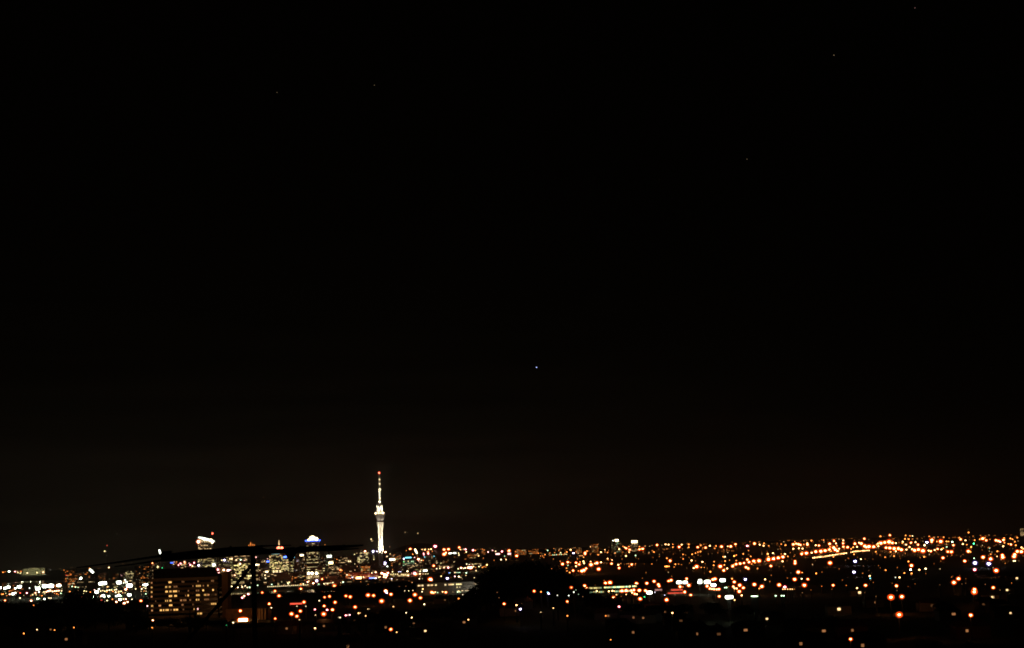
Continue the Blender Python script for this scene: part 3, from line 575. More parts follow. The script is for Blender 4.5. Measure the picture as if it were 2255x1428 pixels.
(1400, 1160, 5.33, """250 217 7 a|350 208 6 a|385 212 6 a|435 207 4 o|435 243 5 o|538 212 6 a|508 240 8 a|622 210 6 o|622 243 5 o|727 242 7 a|762 222 5 o|820 248 7 w|870 225 6 a|942 227 5 o|927 255 4 o|1008 235 8 a|1068 268 3 d|1080 232 5 a|1115 233 8 a|1170 208 7 a|1310 228 8 m|1393 200 8 a|1455 212 6 a|1500 225 6 a|1505 195 5 o|1560 225 4 o|45 233 3 y|318 260 4 d|213 298 5 o|195 283 3 o|555 327 4 o|550 360 2 d|557 380 4 o|662 325 5 o|702 312 4 o|730 300 4 o|760 293 5 o|655 398 6 a|782 415 6 a|365 372 5 o|403 402 8 a|465 443 5 o|503 440 3 o|345 468 5 y|365 468 6 y|388 468 5 y|450 475 3 o|188 438 3 o|245 395 2 d|598 487 3 d|680 487 6 a|715 470 10 w|770 480 4 o|805 480 3 o|877 530 6 o|920 412 4 o|915 455 5 o|850 320 2 d|895 315 2 d|1028 355 5 y|1048 355 5 y|1050 405 5 o|1100 395 3 o|1155 345 6 y|1180 335 4 y|1262 320 5 o|1325 283 3 o|1230 250 2 d|1350 350 4 o|992 467 10 w|1040 450 5 o|1073 492 6 a|1033 515 8 w|1137 465 8 a|1150 450 5 o|1180 400 4 o|1178 442 8 a|1225 435 8 a|1270 428 7 a|1310 388 7 a|1330 418 8 a|1385 405 9 a|1400 425 5 o|1447 403 10 a|1360 440 4 o|1295 478 8 a|1320 492 7 w|1430 492 4 o|1165 495 4 d|1550 322 6 a|1560 355 5 o|1557 388 9 a|1585 462 6 a
|45 748 8 w|15 670 7 a|130 665 8 a|215 643 8 a|265 680 8 a|275 700 7 a|160 775 14 W|115 752 8 w|105 827 3 v|50 848 8 a|362 860 9 a|385 640 7 a|415 630 8 a|508 655 13 W|580 655 12 W|520 705 8 w|622 690 9 w|598 612 7 a|555 710 3 y|575 768 8 a|645 803 7 a|755 632 9 W|752 655 11 W|840 650 16 W|912 688 13 W|930 615 9 a|905 622 8 a|838 700 8 w|870 728 7 w|895 733 6 w|920 735 7 w|950 737 6 w|975 735 8 w|1020 630 14 W|1045 717 4 g|1065 715 5 g|1130 612 6 o|1157 650 8 a|1220 688 9 a|1262 720 8 a|1145 705 7 w|1160 725 6 w|1185 727 6 w|1215 762 9 a|1243 808 6 a|1287 620 9 V|1392 680 9 a|1480 703 9 a|1450 727 5 o|1518 620 6 a|980 820 7 a|1085 830 15 W|1112 828 14 W|1160 862 5 a|1360 818 4 g|1377 818 5 g|1395 818 5 W|1412 818 5 g|1427 818 4 g
|430 1015 6 a|245 1003 5 h|295 1000 5 h|345 1000 3 d|172 1053 5 h|590 1010 5 D|1540 1083 6 h|648 1222 3 d|725 1260 3 d|1290 1215 6 d|1225 1215 3 D|975 1262 6 D|530 1105 5 D|230 938 2 d|225 770 3 V|340 805 3 V"""),
(1680, 1160, 5.33, """105 200 3 d|215 205 4 o|265 218 6 o|375 178 4 o|357 210 8 a|392 200 6 a|418 208 8 w|440 215 7 a|480 210 4 y|523 212 8 a|520 198 6 a|570 165 6 o|620 220 6 a|657 223 7 a|712 160 4 o|835 168 7 a|783 203 8 a|858 198 6 a|943 163 6 a|940 198 7 a|357 260 6 a|422 255 6 a|465 258 6 a|455 322 8 a|510 312 10 a|460 300 4 o|572 308 6 a|620 295 9 a|680 290 10 a|730 283 9 a|780 270 8 a|800 290 5 o|790 238 5 o|832 248 9 w|850 272 10 w|875 287 8 a|895 260 6 a|870 225 4 o|945 237 7 a|995 243 8 a|955 262 3 o|1035 262 5 o|1060 242 6 o|1105 237 6 a|1080 200 8 a|1130 190 6 a|1155 200 9 w|1190 143 7 a|1130 155 3 d|1195 230 9 w|1215 242 8 w|1245 235 11 w|1300 237 9 w|1335 215 5 o|1350 200 6 a|1385 195 10 w|1430 187 9 w|1480 180 12 w|1520 192 8 w|1560 195 5 o|1380 115 6 o|1420 115 4 d|1490 102 7 a|1355 230 6 a|1445 248 8 a|1490 252 9 w|1540 260 9 w|1560 290 6 a|1590 262 8 w|1325 295 5 o|1400 288 3 d|1445 292 3 d|1500 297 5 o|1435 360 4 o|1540 347 5 o|1070 325 5 o|828 355 5 o|55 325 6 o|118 313 6 a|65 385 10 a|125 378 10 a|180 368 9 a|235 357 9 a|260 322 6 a|293 350 5 o|215 322 3 o|230 408 6 a|95 463 7 a|193 468 4 d|377 407 7 a|378 432 8 a|615 398 3 d
|788 427 10 a|1083 408 10 V|1150 383 5 y|970 393 4 d|1178 462 3 d|1070 535 9 V|1245 515 6 D|1253 580 6 a|1260 607 4 c|415 535 9 w|460 540 4 o|415 510 4 D|625 550 6 o|373 620 9 a|455 613 5 y|527 618 7 a|487 688 10 a|190 685 9 a|258 710 9 m|235 735 4 w|260 735 4 w|290 735 4 w|320 735 4 w|345 735 4 w|463 777 4 d|150 812 5 g|220 812 5 g|245 812 5 g|825 690 7 a|1205 690 8 a|1105 723 6 w|1135 775 8 h|1195 775 5 D|1440 512 5 o|1555 597 3 W|1568 700 6 a|1575 750 4 d|1327 820 3 d|1503 830 13 o|1320 890 3 d|893 970 9 h|1050 1218 3 d|1030 1322 8 a|1070 1398 3 d|1120 1395 6 h|1170 1395 3 d|420 1178 5 D|575 1190 5 D|680 1205 5 d|715 1225 6 d|722 1180 3 d|445 1375 3 d|485 1373 5 h"""),
(1955, 1160, 5.33, """210 105 5 o|262 110 4 y|290 110 4 y|430 115 3 d|487 115 4 o|540 122 3 o|590 122 3 o|655 125 5 o|765 128 2 o|790 130 2 o|840 130 5 o|948 70 6 o|943 32 2 d|203 145 6 o|245 148 6 o|290 145 3 o|175 178 6 a|172 195 5 o|215 212 6 a|255 240 6 a|272 190 7 a|325 183 6 a|355 213 7 a|352 148 3 d|460 185 9 V|518 158 10 a|515 180 7 a|575 175 5 o|622 175 11 w|690 175 6 o|712 175 5 o|757 180 6 g|770 220 7 a|708 210 3 d|692 240 4 g|432 220 7 y|580 220 3 d|855 150 7 a|912 162 6 a|960 155 3 d|880 205 6 a|928 213 4 y|930 245 3 d|978 240 6 k|1010 200 6 v|1020 160 5 o|1015 130 2 d|1080 150 5 o|1115 142 9 a|1140 130 4 o|1155 162 7 a|1200 150 3 o|1270 163 8 w|1298 168 8 w|1320 178 6 m|1358 158 8 a|1365 135 5 o|1370 190 5 o|1440 140 6 o|1465 150 5 o|1520 130 5 o|1492 178 5 o|1415 203 5 o|1445 210 7 a|1503 220 6 o|1355 232 6 a|1095 235 4 d|1195 255 3 g|1570 245 6 a|1590 260 5 a
|95 195 6 a|20 185 8 a|55 190 7 w|75 258 9 w|125 258 9 w|160 272 9 w|95 288 5 o|218 270 6 a|285 265 6 a|315 278 10 w|360 270 9 w|413 285 12 w|480 283 6 a|505 290 7 a|550 275 6 a|585 263 7 a|630 268 6 a|650 255 5 o|705 295 8 o|747 297 9 o|945 290 9 a|970 297 6 o|1287 290 6 o|1520 292 9 a|1567 295 10 w|1345 335 8 a|1350 360 10 a|1490 328 9 a|1482 352 10 w|1477 403 5 y|1495 403 5 y|1540 400 3 d|1330 395 3 d|1118 360 9 a|1208 380 10 w|1208 325 4 y|1283 350 4 w|1013 373 4 g|1025 428 13 V|1185 437 13 V|1020 507 9 m|1272 517 11 a|903 405 8 a|648 368 8 a|427 355 6 o|173 335 3 d|73 347 5 o|243 410 6 o|278 458 9 a|267 505 7 W|370 507 6 a|445 495 6 y|280 550 6 o|195 545 5 o|90 597 3 W|138 597 6 a|102 695 8 a|165 823 10 a|135 1035 13 o|830 612 9 a|777 657 10 a|610 683 6 D|870 673 2 d|915 665 2 d|1018 738 9 a|1015 768 12 o|1145 678 3 d|1238 717 8 a|1470 607 5 h|1515 607 6 h|1320 745 5 d|1375 745 7 h|1400 745 6 h|1430 748 5 D|1180 830 7 h|1230 830 8 h|1290 826 5 h|1125 912 4 D|1360 945 6 h|1440 1015 5 h|975 1040 9 a|588 925 8 h|525 928 6 D|695 970 3 D|773 1027 6 d|930 1223 4 d"""),
]
LAMPS = []
for x0, y0, s, txt in LD:
    for e_ in txt.replace('\n', '').split('|'):
        a_, b_, c_, d_ = e_.split(); LAMPS.append((x0 + float(a_) / s, y0 + float(b_) / s, float(c_), d_))
GLB = None
# promenade lamps strung along the near quay
PROM = [(590 + i * 4.4, 1292.6 - i * .22, 3, 'w') for i in range(21)]

POLE = mat('galvanised_pole', (.10, .10, .10), .6, .5, scale=2)
b = MB(); b.tube([(0, 0, 0), (0, 0, .5), (0, 0, 1)], [.13, .10, .07], 6); POLE_ME = b.mesh('lamp_pole', POLE)
b = MB(); b.tube([(0, .0, 1.0), (0, -.35, 1.06), (0, -1, 1.0)], [.07, .06, .06], 5); ARM_ME = b.mesh('lamp_arm', POLE)
def bloom_mat(code, e):  # see-through emissive shell imitating bloom around a lamp core
    key = 'bloom_shell_%s_%s' % (code, e)
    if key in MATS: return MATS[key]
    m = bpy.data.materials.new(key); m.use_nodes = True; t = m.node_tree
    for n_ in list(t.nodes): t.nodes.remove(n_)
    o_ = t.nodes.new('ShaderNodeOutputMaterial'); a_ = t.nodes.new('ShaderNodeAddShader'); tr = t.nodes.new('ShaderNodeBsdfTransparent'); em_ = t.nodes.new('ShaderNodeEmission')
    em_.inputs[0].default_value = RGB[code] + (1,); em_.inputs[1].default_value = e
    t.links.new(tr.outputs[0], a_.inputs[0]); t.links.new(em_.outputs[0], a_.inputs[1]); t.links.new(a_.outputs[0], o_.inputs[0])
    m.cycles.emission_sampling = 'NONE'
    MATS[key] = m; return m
HEADS = {}
CORE = {'o': 'K', 'a': 'K'}
SHELL = {'o': ('X', .55), 'a': ('X', .55), 'w': ('X', .35), 'r': ('X', .3), 'm': ('Y', .45), 'V': ('Z', .25), 'y': ('X', .12), 'k': ('X', .14)}  # tint and strength of the bloom painted around each core
def head_mesh(code, e):
    m = glow(CORE.get(code, code) if e > 5 else code, e)
    key = code + m.name
    if key not in HEADS:
        b = MB()
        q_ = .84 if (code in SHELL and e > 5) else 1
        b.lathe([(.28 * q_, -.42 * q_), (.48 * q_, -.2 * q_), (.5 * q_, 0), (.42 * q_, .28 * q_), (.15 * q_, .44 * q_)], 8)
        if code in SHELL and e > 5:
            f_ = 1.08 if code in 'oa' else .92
            b.ball((0, 0, 0), (f_, f_, f_ * 1.05), 12, 1); HEADS[key] = b.mesh('lamp_head', [m, bloom_mat(*SHELL[code])])
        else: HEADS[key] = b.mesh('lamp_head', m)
    return HEADS[key]
RED_BLOOM.data.materials[0] = bloom_mat('r', .35)
FLOODS = {}
def flood_mesh(code, e):
    m = glow(code, e)
    if m.name not in FLOODS:
        b = MB(); b.lathe([(.2, -.36), (.46, -.3), (.5, 0), (.46, .28), (.22, .36)], 10); FLOODS[m.name] = b.mesh('floodlight_cluster', m)
    return FLOODS[m.name]
CROWDED = 0
def solve(x, y, hp, ymin=260, ymax=14500):
    d = ray(x, y); Y = ymin; best = (1e9, None); prev = None
    while Y < ymax:
        cl_ = H + d.z * Y - ground(d.x * Y, Y); want = max(hp, hp * Y / 3500)
        if cl_ <= want:
            if prev and prev[1] > want:
                t = (prev[1] - want) / max(1e-6, prev[1] - cl_); Y = prev[0] + (Y - prev[0]) * t
            return Y, True
        if cl_ < best[0] and Y > 4800: best = (cl_, Y)
        prev = (Y, cl_); Y *= 1.012
    return best[1], False
def ymin_for(x, y):
    D = drop(x, y)
    if x < 335 and D < 87: return 2950
    if x < 1050 and D < 76 and not (910 < x and y > 1280): return 4040
    if 1050 <= x < 1130 and D < 40: return 4600
    return 260
NOUN = {'o': 'orange', 'a': 'amber', 'w': 'white', 'W': 'cold white', 'g': 'greenish', 'y': 'yellow', 'r': 'red', 'm': 'pinkish', 'b': 'blue', 'c': 'cyan', 'v': 'green', 'd': 'faint', 'D': 'very faint', 'V': 'violet white', 'k': 'warm'}
def size_word(s): return 'tiny ' if s <= 3 else 'small ' if s <= 5 else '' if s <= 7 else 'bright ' if s <= 10 else 'brilliant '
def lum(s, c):
    """diameter in photo pixels and emission strength"""
    if c == 'd': return 1.7, .20 + .10 * s
    if c == 'D': return 3.2, .09
    if s <= 2: return 1.8, 1.0
    if s <= 3: return 2.1, 2.4
    if s <= 4: return 2.6, 4.2
    if s <= 5: return 3.1, 7
    if s <= 6: return 3.7, 10
    if s <= 7: return 4.3, 13
    if s <= 8: return (5.0 if c != 'W' else 6.2), 16
    if c == 'W': return .82 * s, 18
    return .66 * s, 20
STREET = []
def lamp(x, y, s, c):
    if c == 'h' or (c in 'dD' and y > 1318): return house(x, y, s, c)
    pd, e = lum(s, c); cc = 'd' if c == 'D' else c
    if s > 4: pd *= .86 if c != 'W' else .93
    if c == 'W' and x > 1400 and s > 8: e = 6
    if c == 'o': e = max(5.5, e * .6) if e > 5 else e
    if c == 'w' and x > 1130: cc = 'a'
    if c in 'yk' and x > 1130 and int(x * 7 + y) % 3: cc = 'o'
    q = host(x, y) if x < 1075 and y < 1281 and x > 330 else None
    if q is not None and at(x, y, q['Y'] - 2).z < ground(at(x, y, q['Y']).x, q['Y'] - 2) + 4: q = None
    if q is not None:
        Y = q['Y'] - 2; p = at(x, y, Y); r = pd * Y / F
        if p.z > q['zt'] - r * .5:                                  # stands on the roof
            if p.z - q['zt'] > 45: q = None
            else:
                b = MB(); b.tube([(0, 3, q['zt'] - q['gz'] - .5), (0, 3, p.z - q['gz'])], .5, 5)
                m_ = put('roof_lamp_post', b.mesh('roof_lamp_post', POLE), q['o'], (p.x - q['X'], 0, 0))
                put('roof_lamp', head_mesh(cc, e), q['o'], (p.x - q['X'], 0, p.z - q['gz']), (r, r, r * .9)); return
        if q is not None:
            put('front_lamp', head_mesh(cc, e), q['o'], (p.x - q['X'], -r * .35, p.z - q['gz']), (r, r, r * .9)); return
    hp = 9 if c != 'W' else (26 if x < 400 else 13)
    Y, hit = solve(x, y, hp, ymin_for(x, y), 14500 if x > 330 or y < 1266 else 6000)
    STREET.append((s, x, y, cc, c, pd, e, Y))
def make_lamp(x, y, s, cc, c, pd, e, Y, merged=None):
    p = at(x, y, Y); r = pd * Y / F; gz_ = ground(p.x, Y + r * .9); h_ = p.z - gz_
    if merged is not None:
        merged.setdefault((cc, e), []).append((p, r, gz_)); return
    big = c == 'W' and s >= 6
    if big:
        o = empty('floodlight_mast', (p.x, Y + r * .6, gz_))
        put('mast_pole', POLE_ME, o, None, ((3 if x < 400 else 1.2) + h_ * .02, (3 if x < 400 else 1.2) + h_ * .02, max(1, h_)))
        put('floodlight_cluster', flood_mesh(cc, e), o, (0, -r * .6, h_), (r * (1.15 if s > 8 else 1), r, r * .9))
        later(o, x, y, size_word(s) + 'cold white floodlight mast', 'floodlight', 'tall floodlight masts')
    else:
        o = empty('street_lamp', (p.x, Y + r * .9, gz_))
        put('lamp_pole', POLE_ME, o, None, (1.2 + h_ * .05, 1.2 + h_ * .05, max(1, h_)))
        if Y < 2500: put('lamp_arm', ARM_ME, o, (0, 0, h_ - 1), (1, r * .9, 1))
        put('lamp_head', head_mesh(cc, e), o, (0, -r * .9, h_), (r, r, r * .8))
        later(o, x, y, size_word(s) + NOUN[c] + ' street lamp', 'street lamp', 'street lamps')

# ------------------------------------------------------------------ houses with lit rooms in the dark foreground
HWALL = [mat('weatherboard_cream', (.42, .38, .30), .8, scale=1), mat('weatherboard_grey', (.26, .26, .26), .8, scale=1), mat('house_brick', (.25, .12, .08), .85, scale=2)]
ROOF = [mat('roof_tiles_red', (.16, .06, .045), .9, scale=1), mat('roof_iron_grey', (.10, .10, .11), .7, scale=1)]
def house(x, y, s, c, yd=None):
    if yd: Y = yd
    else: Y, hit = solve(x, y, 3.0, 420)
    p = at(x, y, Y); rn = random.Random(int(x * 13 + y))
    W, Dp, hw = rn.uniform(9, 13), rn.uniform(7, 9), 3.2
    off = rn.uniform(-.28, .28) * W
    gz_ = min(ground(p.x - off, Y), p.z - 1.6)
    o = empty('house', (p.x + off, Y, gz_))
    zw = p.z - gz_; hw = max(hw, zw + 1.5)
    b = MB(); b.box(-W / 2, W / 2, 0, Dp, 0, hw); wl = b.build('wall', HWALL[rn.randrange(3)], o)
    b = MB(); rh = rn.uniform(1.6, 2.4)
    i = 0; b.v = [(-W / 2 - .5, -.5, hw), (W / 2 + .5, -.5, hw), (W / 2 + .5, Dp + .5, hw), (-W / 2 - .5, Dp + .5, hw), (-W / 2 + 1.4, Dp / 2, hw + rh), (W / 2 - 1.4, Dp / 2, hw + rh)]
    b.f = [(0, 3, 2, 1), (0, 1, 5, 4), (1, 2, 5), (2, 3, 4, 5), (3, 0, 4)]; b.mi = [0] * 5
    rf = b.build('roof', ROOF[rn.randrange(2)], o)
    b = MB(); b.box(W * .2, W * .2 + .7, Dp * .6, Dp * .6 + .7, hw + .5, hw + rh + .8); b.build('chimney', HWALL[2], rf)
    mpx = Y / F
    e = {'h': 2.2 if s >= 6 else 1.6, 'd': .36 if s >= 4 else .28, 'D': .12}[c]
    ww = max(.9, (s * .55 + .3) * mpx * (2.1 if c != 'h' else 1.2)); wh = min(1.2, max(.9, ww * .6))
    if c == 'h': wh = min(1.9, ww * .8)
    cc = 'k' if c == 'h' else 'd'
    fr = MB(); fr.box(-ww / 2 - .12, ww / 2 + .12, -.10, .02, -wh / 2 - .12, wh / 2 + .12)
    wf = fr.build('window_frame', PALE, o); wf.location = (-off, 0, zw)
    put('lit_pane', unit_box(glow(cc, e)), wf, (0, -.12, 0), (ww, .1, wh))
    later(o, x, y, {'h': 'glowing-windowed house', 'd': 'dim-windowed house', 'D': 'nearly dark house'}[c], 'house', 'houses with lit rooms in the dark suburb')

for l_ in LAMPS: lamp(*l_)
STREET.sort(key=lambda r: -r[0] if r[4] != 'W' or r[0] < 6 else -99)
n_ind = 0; merged = {}
for (s, x, y, cc, c, pd, e, Y) in STREET:
    if c == 'W' and s >= 6: make_lamp(x, y, s, cc, c, pd, e, Y); continue
    if n_ind < 300: make_lamp(x, y, s, cc, c, pd, e, Y); n_ind += 1
    else: make_lamp(x, y, s, cc, c, pd, e, Y, merged)
print('lamps', len(LAMPS), 'street', len(STREET), 'individual', n_ind, 'merged', sum(map(len, merged.values())))
# very small dim lights of lanes and porches between the street lamps
rs = random.Random(11)
for i in range(900):
    if i < 330 or i >= 760:
        x = rs.uniform(1150, 2250); hz0 = HY + (CX - x) * math.tan(ROLL); y = hz0 + 6 + 46 * rs.random() ** 1.5 + (4 if x > 1900 else 0)
    elif i < 400:
        x = rs.uniform(1300, 2250); hz0 = HY + (CX - x) * math.tan(ROLL); y = hz0 + rs.uniform(60, 118)
    elif i < 700:
        x = rs.uniform(480, 1130); hz0 = HY + (CX - x) * math.tan(ROLL); y = hz0 + rs.uniform(6, 72)
        if x > 1040 and y > 1235: continue
    else:
        x = rs.uniform(2, 325); y = rs.uniform(1270, 1312)
    Y, hit = solve(x, y, 7, ymin_for(x, y), 13000 if x > 330 else 6000)
    if hit: merged.setdefault((rs.choice('oooook') if x > 330 else rs.choice('okyg'), rs.choice((.5, .8, 1.2, 1.8))), []).append((at(x, y, Y), rs.choice((1.5, 1.8)) * Y / F, ground(at(x, y, Y).x, Y)))
b = MB(); mm = [POLE]
for (cc, e), l_ in merged.items():
    mm.append(glow(cc, e)); mi = len(mm) - 1
    for p, r, gz_ in l_:
        b.tube([(p.x, p.y + r * .9, gz_ - .5), (p.x, p.y + r * .9, p.z)], .5, 4)
        b.lathe([(.28 * r, -.38 * r), (.48 * r, -.2 * r), (.5 * r, 0), (.42 * r, .24 * r), (.15 * r, .38 * r)], 7, (p.x, p.y, p.z), mi)
if merged:
    tag(b.build('distant_street_lamps', mm), 'scatter of small distant street lamps over the far suburbs', 'street lamps', kind='stuff')
def fixed_lamp(x, y, s, c, Y, name, noun, cat, grp):
    pd, e = lum(s, c); p = at(x, y, Y); r = pd * Y / F; g_ = max(0, ground(p.x, Y))
    o = empty(name, (p.x, Y + r, g_)); h_ = p.z - g_
    put('lamp_pole', POLE_ME, o, None, (2, 2, max(1, h_))); put('lamp_head', head_mesh(c, e), o, (0, -r, h_), (r, r, r))
    later(o, x, y, noun, cat, grp)
for (x, y, s, c) in PROM: fixed_lamp(x, y, s, 'w' if int(x) % 3 else 'y', 4060, 'promenade_lamp', 'promenade lamp', 'lamp', 'string of lamps along the waterfront')

# ------------------------------------------------------------------ the long banded block (hospital-like) in the middle distance
HY_ = 1190
def hz_(x, y): return at(x, y, HY_)
g0 = 42.0
p0 = hz_(328.5, 1300); p1 = hz_(479, 1300); hx0, hx1 = p0.x, p1.x
blk = empty('banded_office_block', ((hx0 + hx1) / 2, HY_, g0)); tag(blk, 'long eight-storey block with brown bands, some lit windows and dark roof housing', 'building')
hc = (hx0 + hx1) / 2
SPAN = mat('brown_spandrel', (.40, .33, .25), .8, vary=.12, scale=.6); GLASS = mat('unlit_glass', (.015, .014, .013), .25, scale=1)
rowz = [at(403, 1281.7 + 10.15 * i, HY_).z for i in range(8)]
top = at(403, 1272.5, HY_).z
b = MB(); b.box(hx0 - hc, hx1 - hc, 0, 16, 0, top - g0 - .4); b.build('glazed_core', GLASS, blk)
for i in range(8):
    zt_ = (rowz[i - 1] - .85) if i else top; zb_ = rowz[i] + .85
    b = MB(); b.box(hx0 - hc - .3, hx1 - hc + .3, -.5, 16.3, zb_ - g0, zt_ - g0); b.build('spandrel_band', SPAN, blk)
b = MB(); b.box(hx0 - hc - .3, hx1 - hc + .3, -.5, 16.3, 0, rowz[7] - .9 - g0); b.build('base_wall', SPAN, blk)
pr0, pr1 = hz_(336, 1262).x, hz_(467, 1262).x
b = MB(); b.box(pr0 - hc, pr1 - hc, 2, 15, top - g0, at(400, 1252, HY_).z - g0)
b.box(hz_(467, 1262).x - hc, hz_(480, 1262).x - hc, 2, 12, top - g0, at(472, 1263, HY_).z - g0); b.build('roof_housing', mat('dark_cladding', (.02, .018, .016), .9), blk)
WIN = [[(334, 4, .5), (374.5, 7.5, 1.8), (403, 7, .15), (436, 2, .3), (468, 7, .22)],
 [(334, 4, .8), (366, 5, .9), (374, 5, .8), (386.5, 10, .22), (425, 2, .4), (437, 12, .9), (448, 2.5, .3), (458, 3, .8)],
 [(334, 4, .9), (367, 6, 1.6), (375.5, 5.5, 1.2), (385.5, 10, 1.6), (394, 3, .2), (415, 3, .2), (433, 3, .3), (437.3, 3, .4), (447.6, 3.6, 2.4), (469.3, 3.6, 2)],
 [(334, 4, .7), (375.5, 8, 1.6), (386.7, 6.5, 1.8), (409, 2, .4), (414.5, 3.2, 1.6), (436, 9, 1.2), (452, 6, .8), (459, 5, .7), (475, 4, .12)],
 [(343, 3, .12), (365, 2.2, 1.2), (369, 2.2, 1.2), (375.5, 5, 1.4), (399, 4.5, .6), (407, 8, .35), (419, 4, .25), (433, 3, 1.4), (437.6, 3, .9), (455, 12, .25)],
 [(335, 5, .9), (352, 6, .7), (376, 8, 1.6), (402, 5, .35), (425, 2, .25), (470.5, 13, 1.1)],
 [(335, 4, .7), (354.5, 5, 1.8), (360.5, 3, 1.6), (366, 3, 1.5), (369.8, 3.4, 1.8), (376.5, 5, .25), (384.5, 5, 1.4), (390, 5, 1.6), (404, 4, .15), (427.5, 2.6, .8), (435.7, 2.6, 3)],
 [(418, 2.4, .25), (436.3, 3, 1.2), (442.3, 6, 1.3)]]
for i, row in enumerate(WIN):
    for (x, w_, e) in row:
        X = at(x, 1282 + i * 10.3, HY_).x; ww = w_ * HY_ / F * .9
        c = 'm' if (i == 6 and w_ == 2.6 and e == 3) else ('k' if e > .7 else 'd')
        if c == 'k': c = 'q'
        nm = max(1, round(ww / 1.25)); wf = put('window', unit_box(glow(c, e * .85)), blk, (X - hc, -.06, rowz[i] - g0), (ww, .12, 1.25))
        b = MB()
        for q_ in range(nm + 1): b.box(-.5 + q_ / nm - .03, -.5 + q_ / nm + .03, -1.0, -.5, -.5, .5)
        b.build('window_mullion', DARK, wf)
# stair tower at its right end, warm-lit by the yard lamp
sx0, sx1 = hz_(491, 1300).x, hz_(504, 1300).x
st = empty('stair_tower', ((sx0 + sx1) / 2, HY_ - 4, g0)); tag(st, 'plain orange-lit stair tower at the right end of the long banded block', 'tower')
hw_ = (sx1 - sx0) / 2
b = MB(); b.box(-hw_, hw_, 0, 14, 0, at(497, 1262, HY_ - 4).z - g0); b.build('wall', mat('tower_render', (.42, .27, .17), .85, vary=.1), st)
b = MB(); b.box(-hw_ - .2, hw_ + .2, -.2, 14.2, at(497, 1262, HY_ - 4).z - g0, at(497, 1260.5, HY_ - 4).z - g0); b.build('roof', CON, st)
lk = empty('link_block', ((hx1 + sx0) / 2, HY_ + 3, g0)); tag(lk, 'dark recessed link between the long banded block and its stair tower', 'building')
b = MB(); q_ = (sx0 - hx1) / 2 - .35; b.box(-q_, q_, 0, 8, 0, at(485, 1266, HY_).z - g0); b.build('wall', MATS['dark_cladding'], lk)
b = MB()
for i in range(7): b.box(-q_ + .5, q_ - .5, -.15, 0, 3 + 3.6 * i, 4.5 + 3.6 * i)
b.build('window', GLASS, lk)
# low annexe below, with the blazing yard lights
yl = empty('yard_annexe', (at(550, 1350, 1130).x, 1130, 40)); tag(yl, 'low flat-roofed annexe glowing orange beside the antenna mast', 'building')
b = MB(); b.box(-17, 16, 0, 12, 0, at(550, 1341, 1130).z - 40); b.build('wall', mat('ochre_block', (.11, .05, .022), .9, vary=.6, scale=.35), yl)
b = MB(); b.box(-17.5, 16.5, -.8, 12.5, at(550, 1341, 1130).z - 40, at(550, 1339.6, 1130).z - 40); b.build('roof', DARK, yl)
b = MB()
for i in range(5): b.box(-13.5 + i * 6, -11 + i * 6, -.08, 0, 3.5, 6)
b.build('window', GLASS, yl)
for px in (571, 577, 584):
    b = MB(); X = at(px, 1350, 1128).x - yl.location.x; b.box(X - .5, X + .5, -3, -2, 0, at(550, 1342, 1128).z - 40); b.build('pillar', MATS['tower_render'], yl)
def point(parent, loc, energy, col, rad=.5):
    l = bpy.data.lights.new('lamp_or_fill_light', 'POINT'); l.energy = energy; l.color = col; l.shadow_soft_size = rad
    q = bpy.data.objects.new('lamp_or_fill_light', l); C.objects.link(q); q.parent = parent; q.location = loc
yf = empty('yard_floodlight', (at(535, 1366, 1105).x, 1105, ground(at(535, 1366, 1105).x, 1105))); tag(yf, 'blazing wide orange-white yard floodlight at the foot of the antenna mast', 'floodlight')
zf = at(535, 1366, 1105).z - yf.location.z
b = MB(); b.box(-3, 3, -.4, .4, zf - 1, zf + 1); b.build('lamp_head', glow('a', 22), yf)
b = MB(); b.ball((0, -.5, zf), (4.4, 1.5, 2.6), 16); b.build('lamp_bloom_shell', bloom_mat('X', .3), yf)  # added emissive shell standing in for the orange halo of the floodlight
b = MB(); b.tube([(0, .7, -1), (0, .7, zf)], .12); b.tube([(-3, .6, zf), (3, .6, zf)], .1); b.build('lamp_pole', POLE, yf)
point(yf, (0, -3, zf + 1), 2500, (1, .38, .09)); point(yf, (-48, 2, zf + 8), 5500, (1, .43, .15))  # second point: added fill for the banded block's front, no lamp stands there

# ------------------------------------------------------------------ long lit buildings in the middle distance
def longblock(name, label, x0, x1, yt, yb, Y, rows, wall, col, e, roofcol=DARK, dens=1.0, seed=1, skip=None):
    rn = random.Random(seed); P = at((x0 + x1) / 2, yt, Y); W = (x1 - x0) * Y / F
    gz_ = min(ground(P.x - W / 2, Y), ground(P.x + W / 2, Y), at((x0 + x1) / 2, yb, Y).z) - .5
    o = empty(name, (P.x, Y, gz_)); tag(o, label, 'building'); hh = P.z - gz_
    b = MB(); b.box(-W / 2, W / 2, 0, 22, 0, hh); b.build('wall', wall, o)
    b = MB(); b.box(-W / 2 - .6, W / 2 + .6, -1.2, 22.6, hh, hh + .7); b.build('roof', roofcol, o)
    for ry, rx0, rx1, cw, ee in rows:
        x = rx0
        while x < rx1 - cw * .5:
            if rn.random() < dens:
                p = at(x + cw / 2, ry - (x + cw / 2 - (x0 + x1) / 2) * 0 , Y)
                zc = at((x0 + x1) / 2, ry, Y).z
                put('window', unit_box(glow(rn.choice(col), ee * rn.choice((.45, .7, 1, 1.2)))), o, (p.x - P.x, -.1, zc - gz_), (cw * Y / F * .86, .2, 1.5))
            x += cw
    return o, gz_, P, W, hh
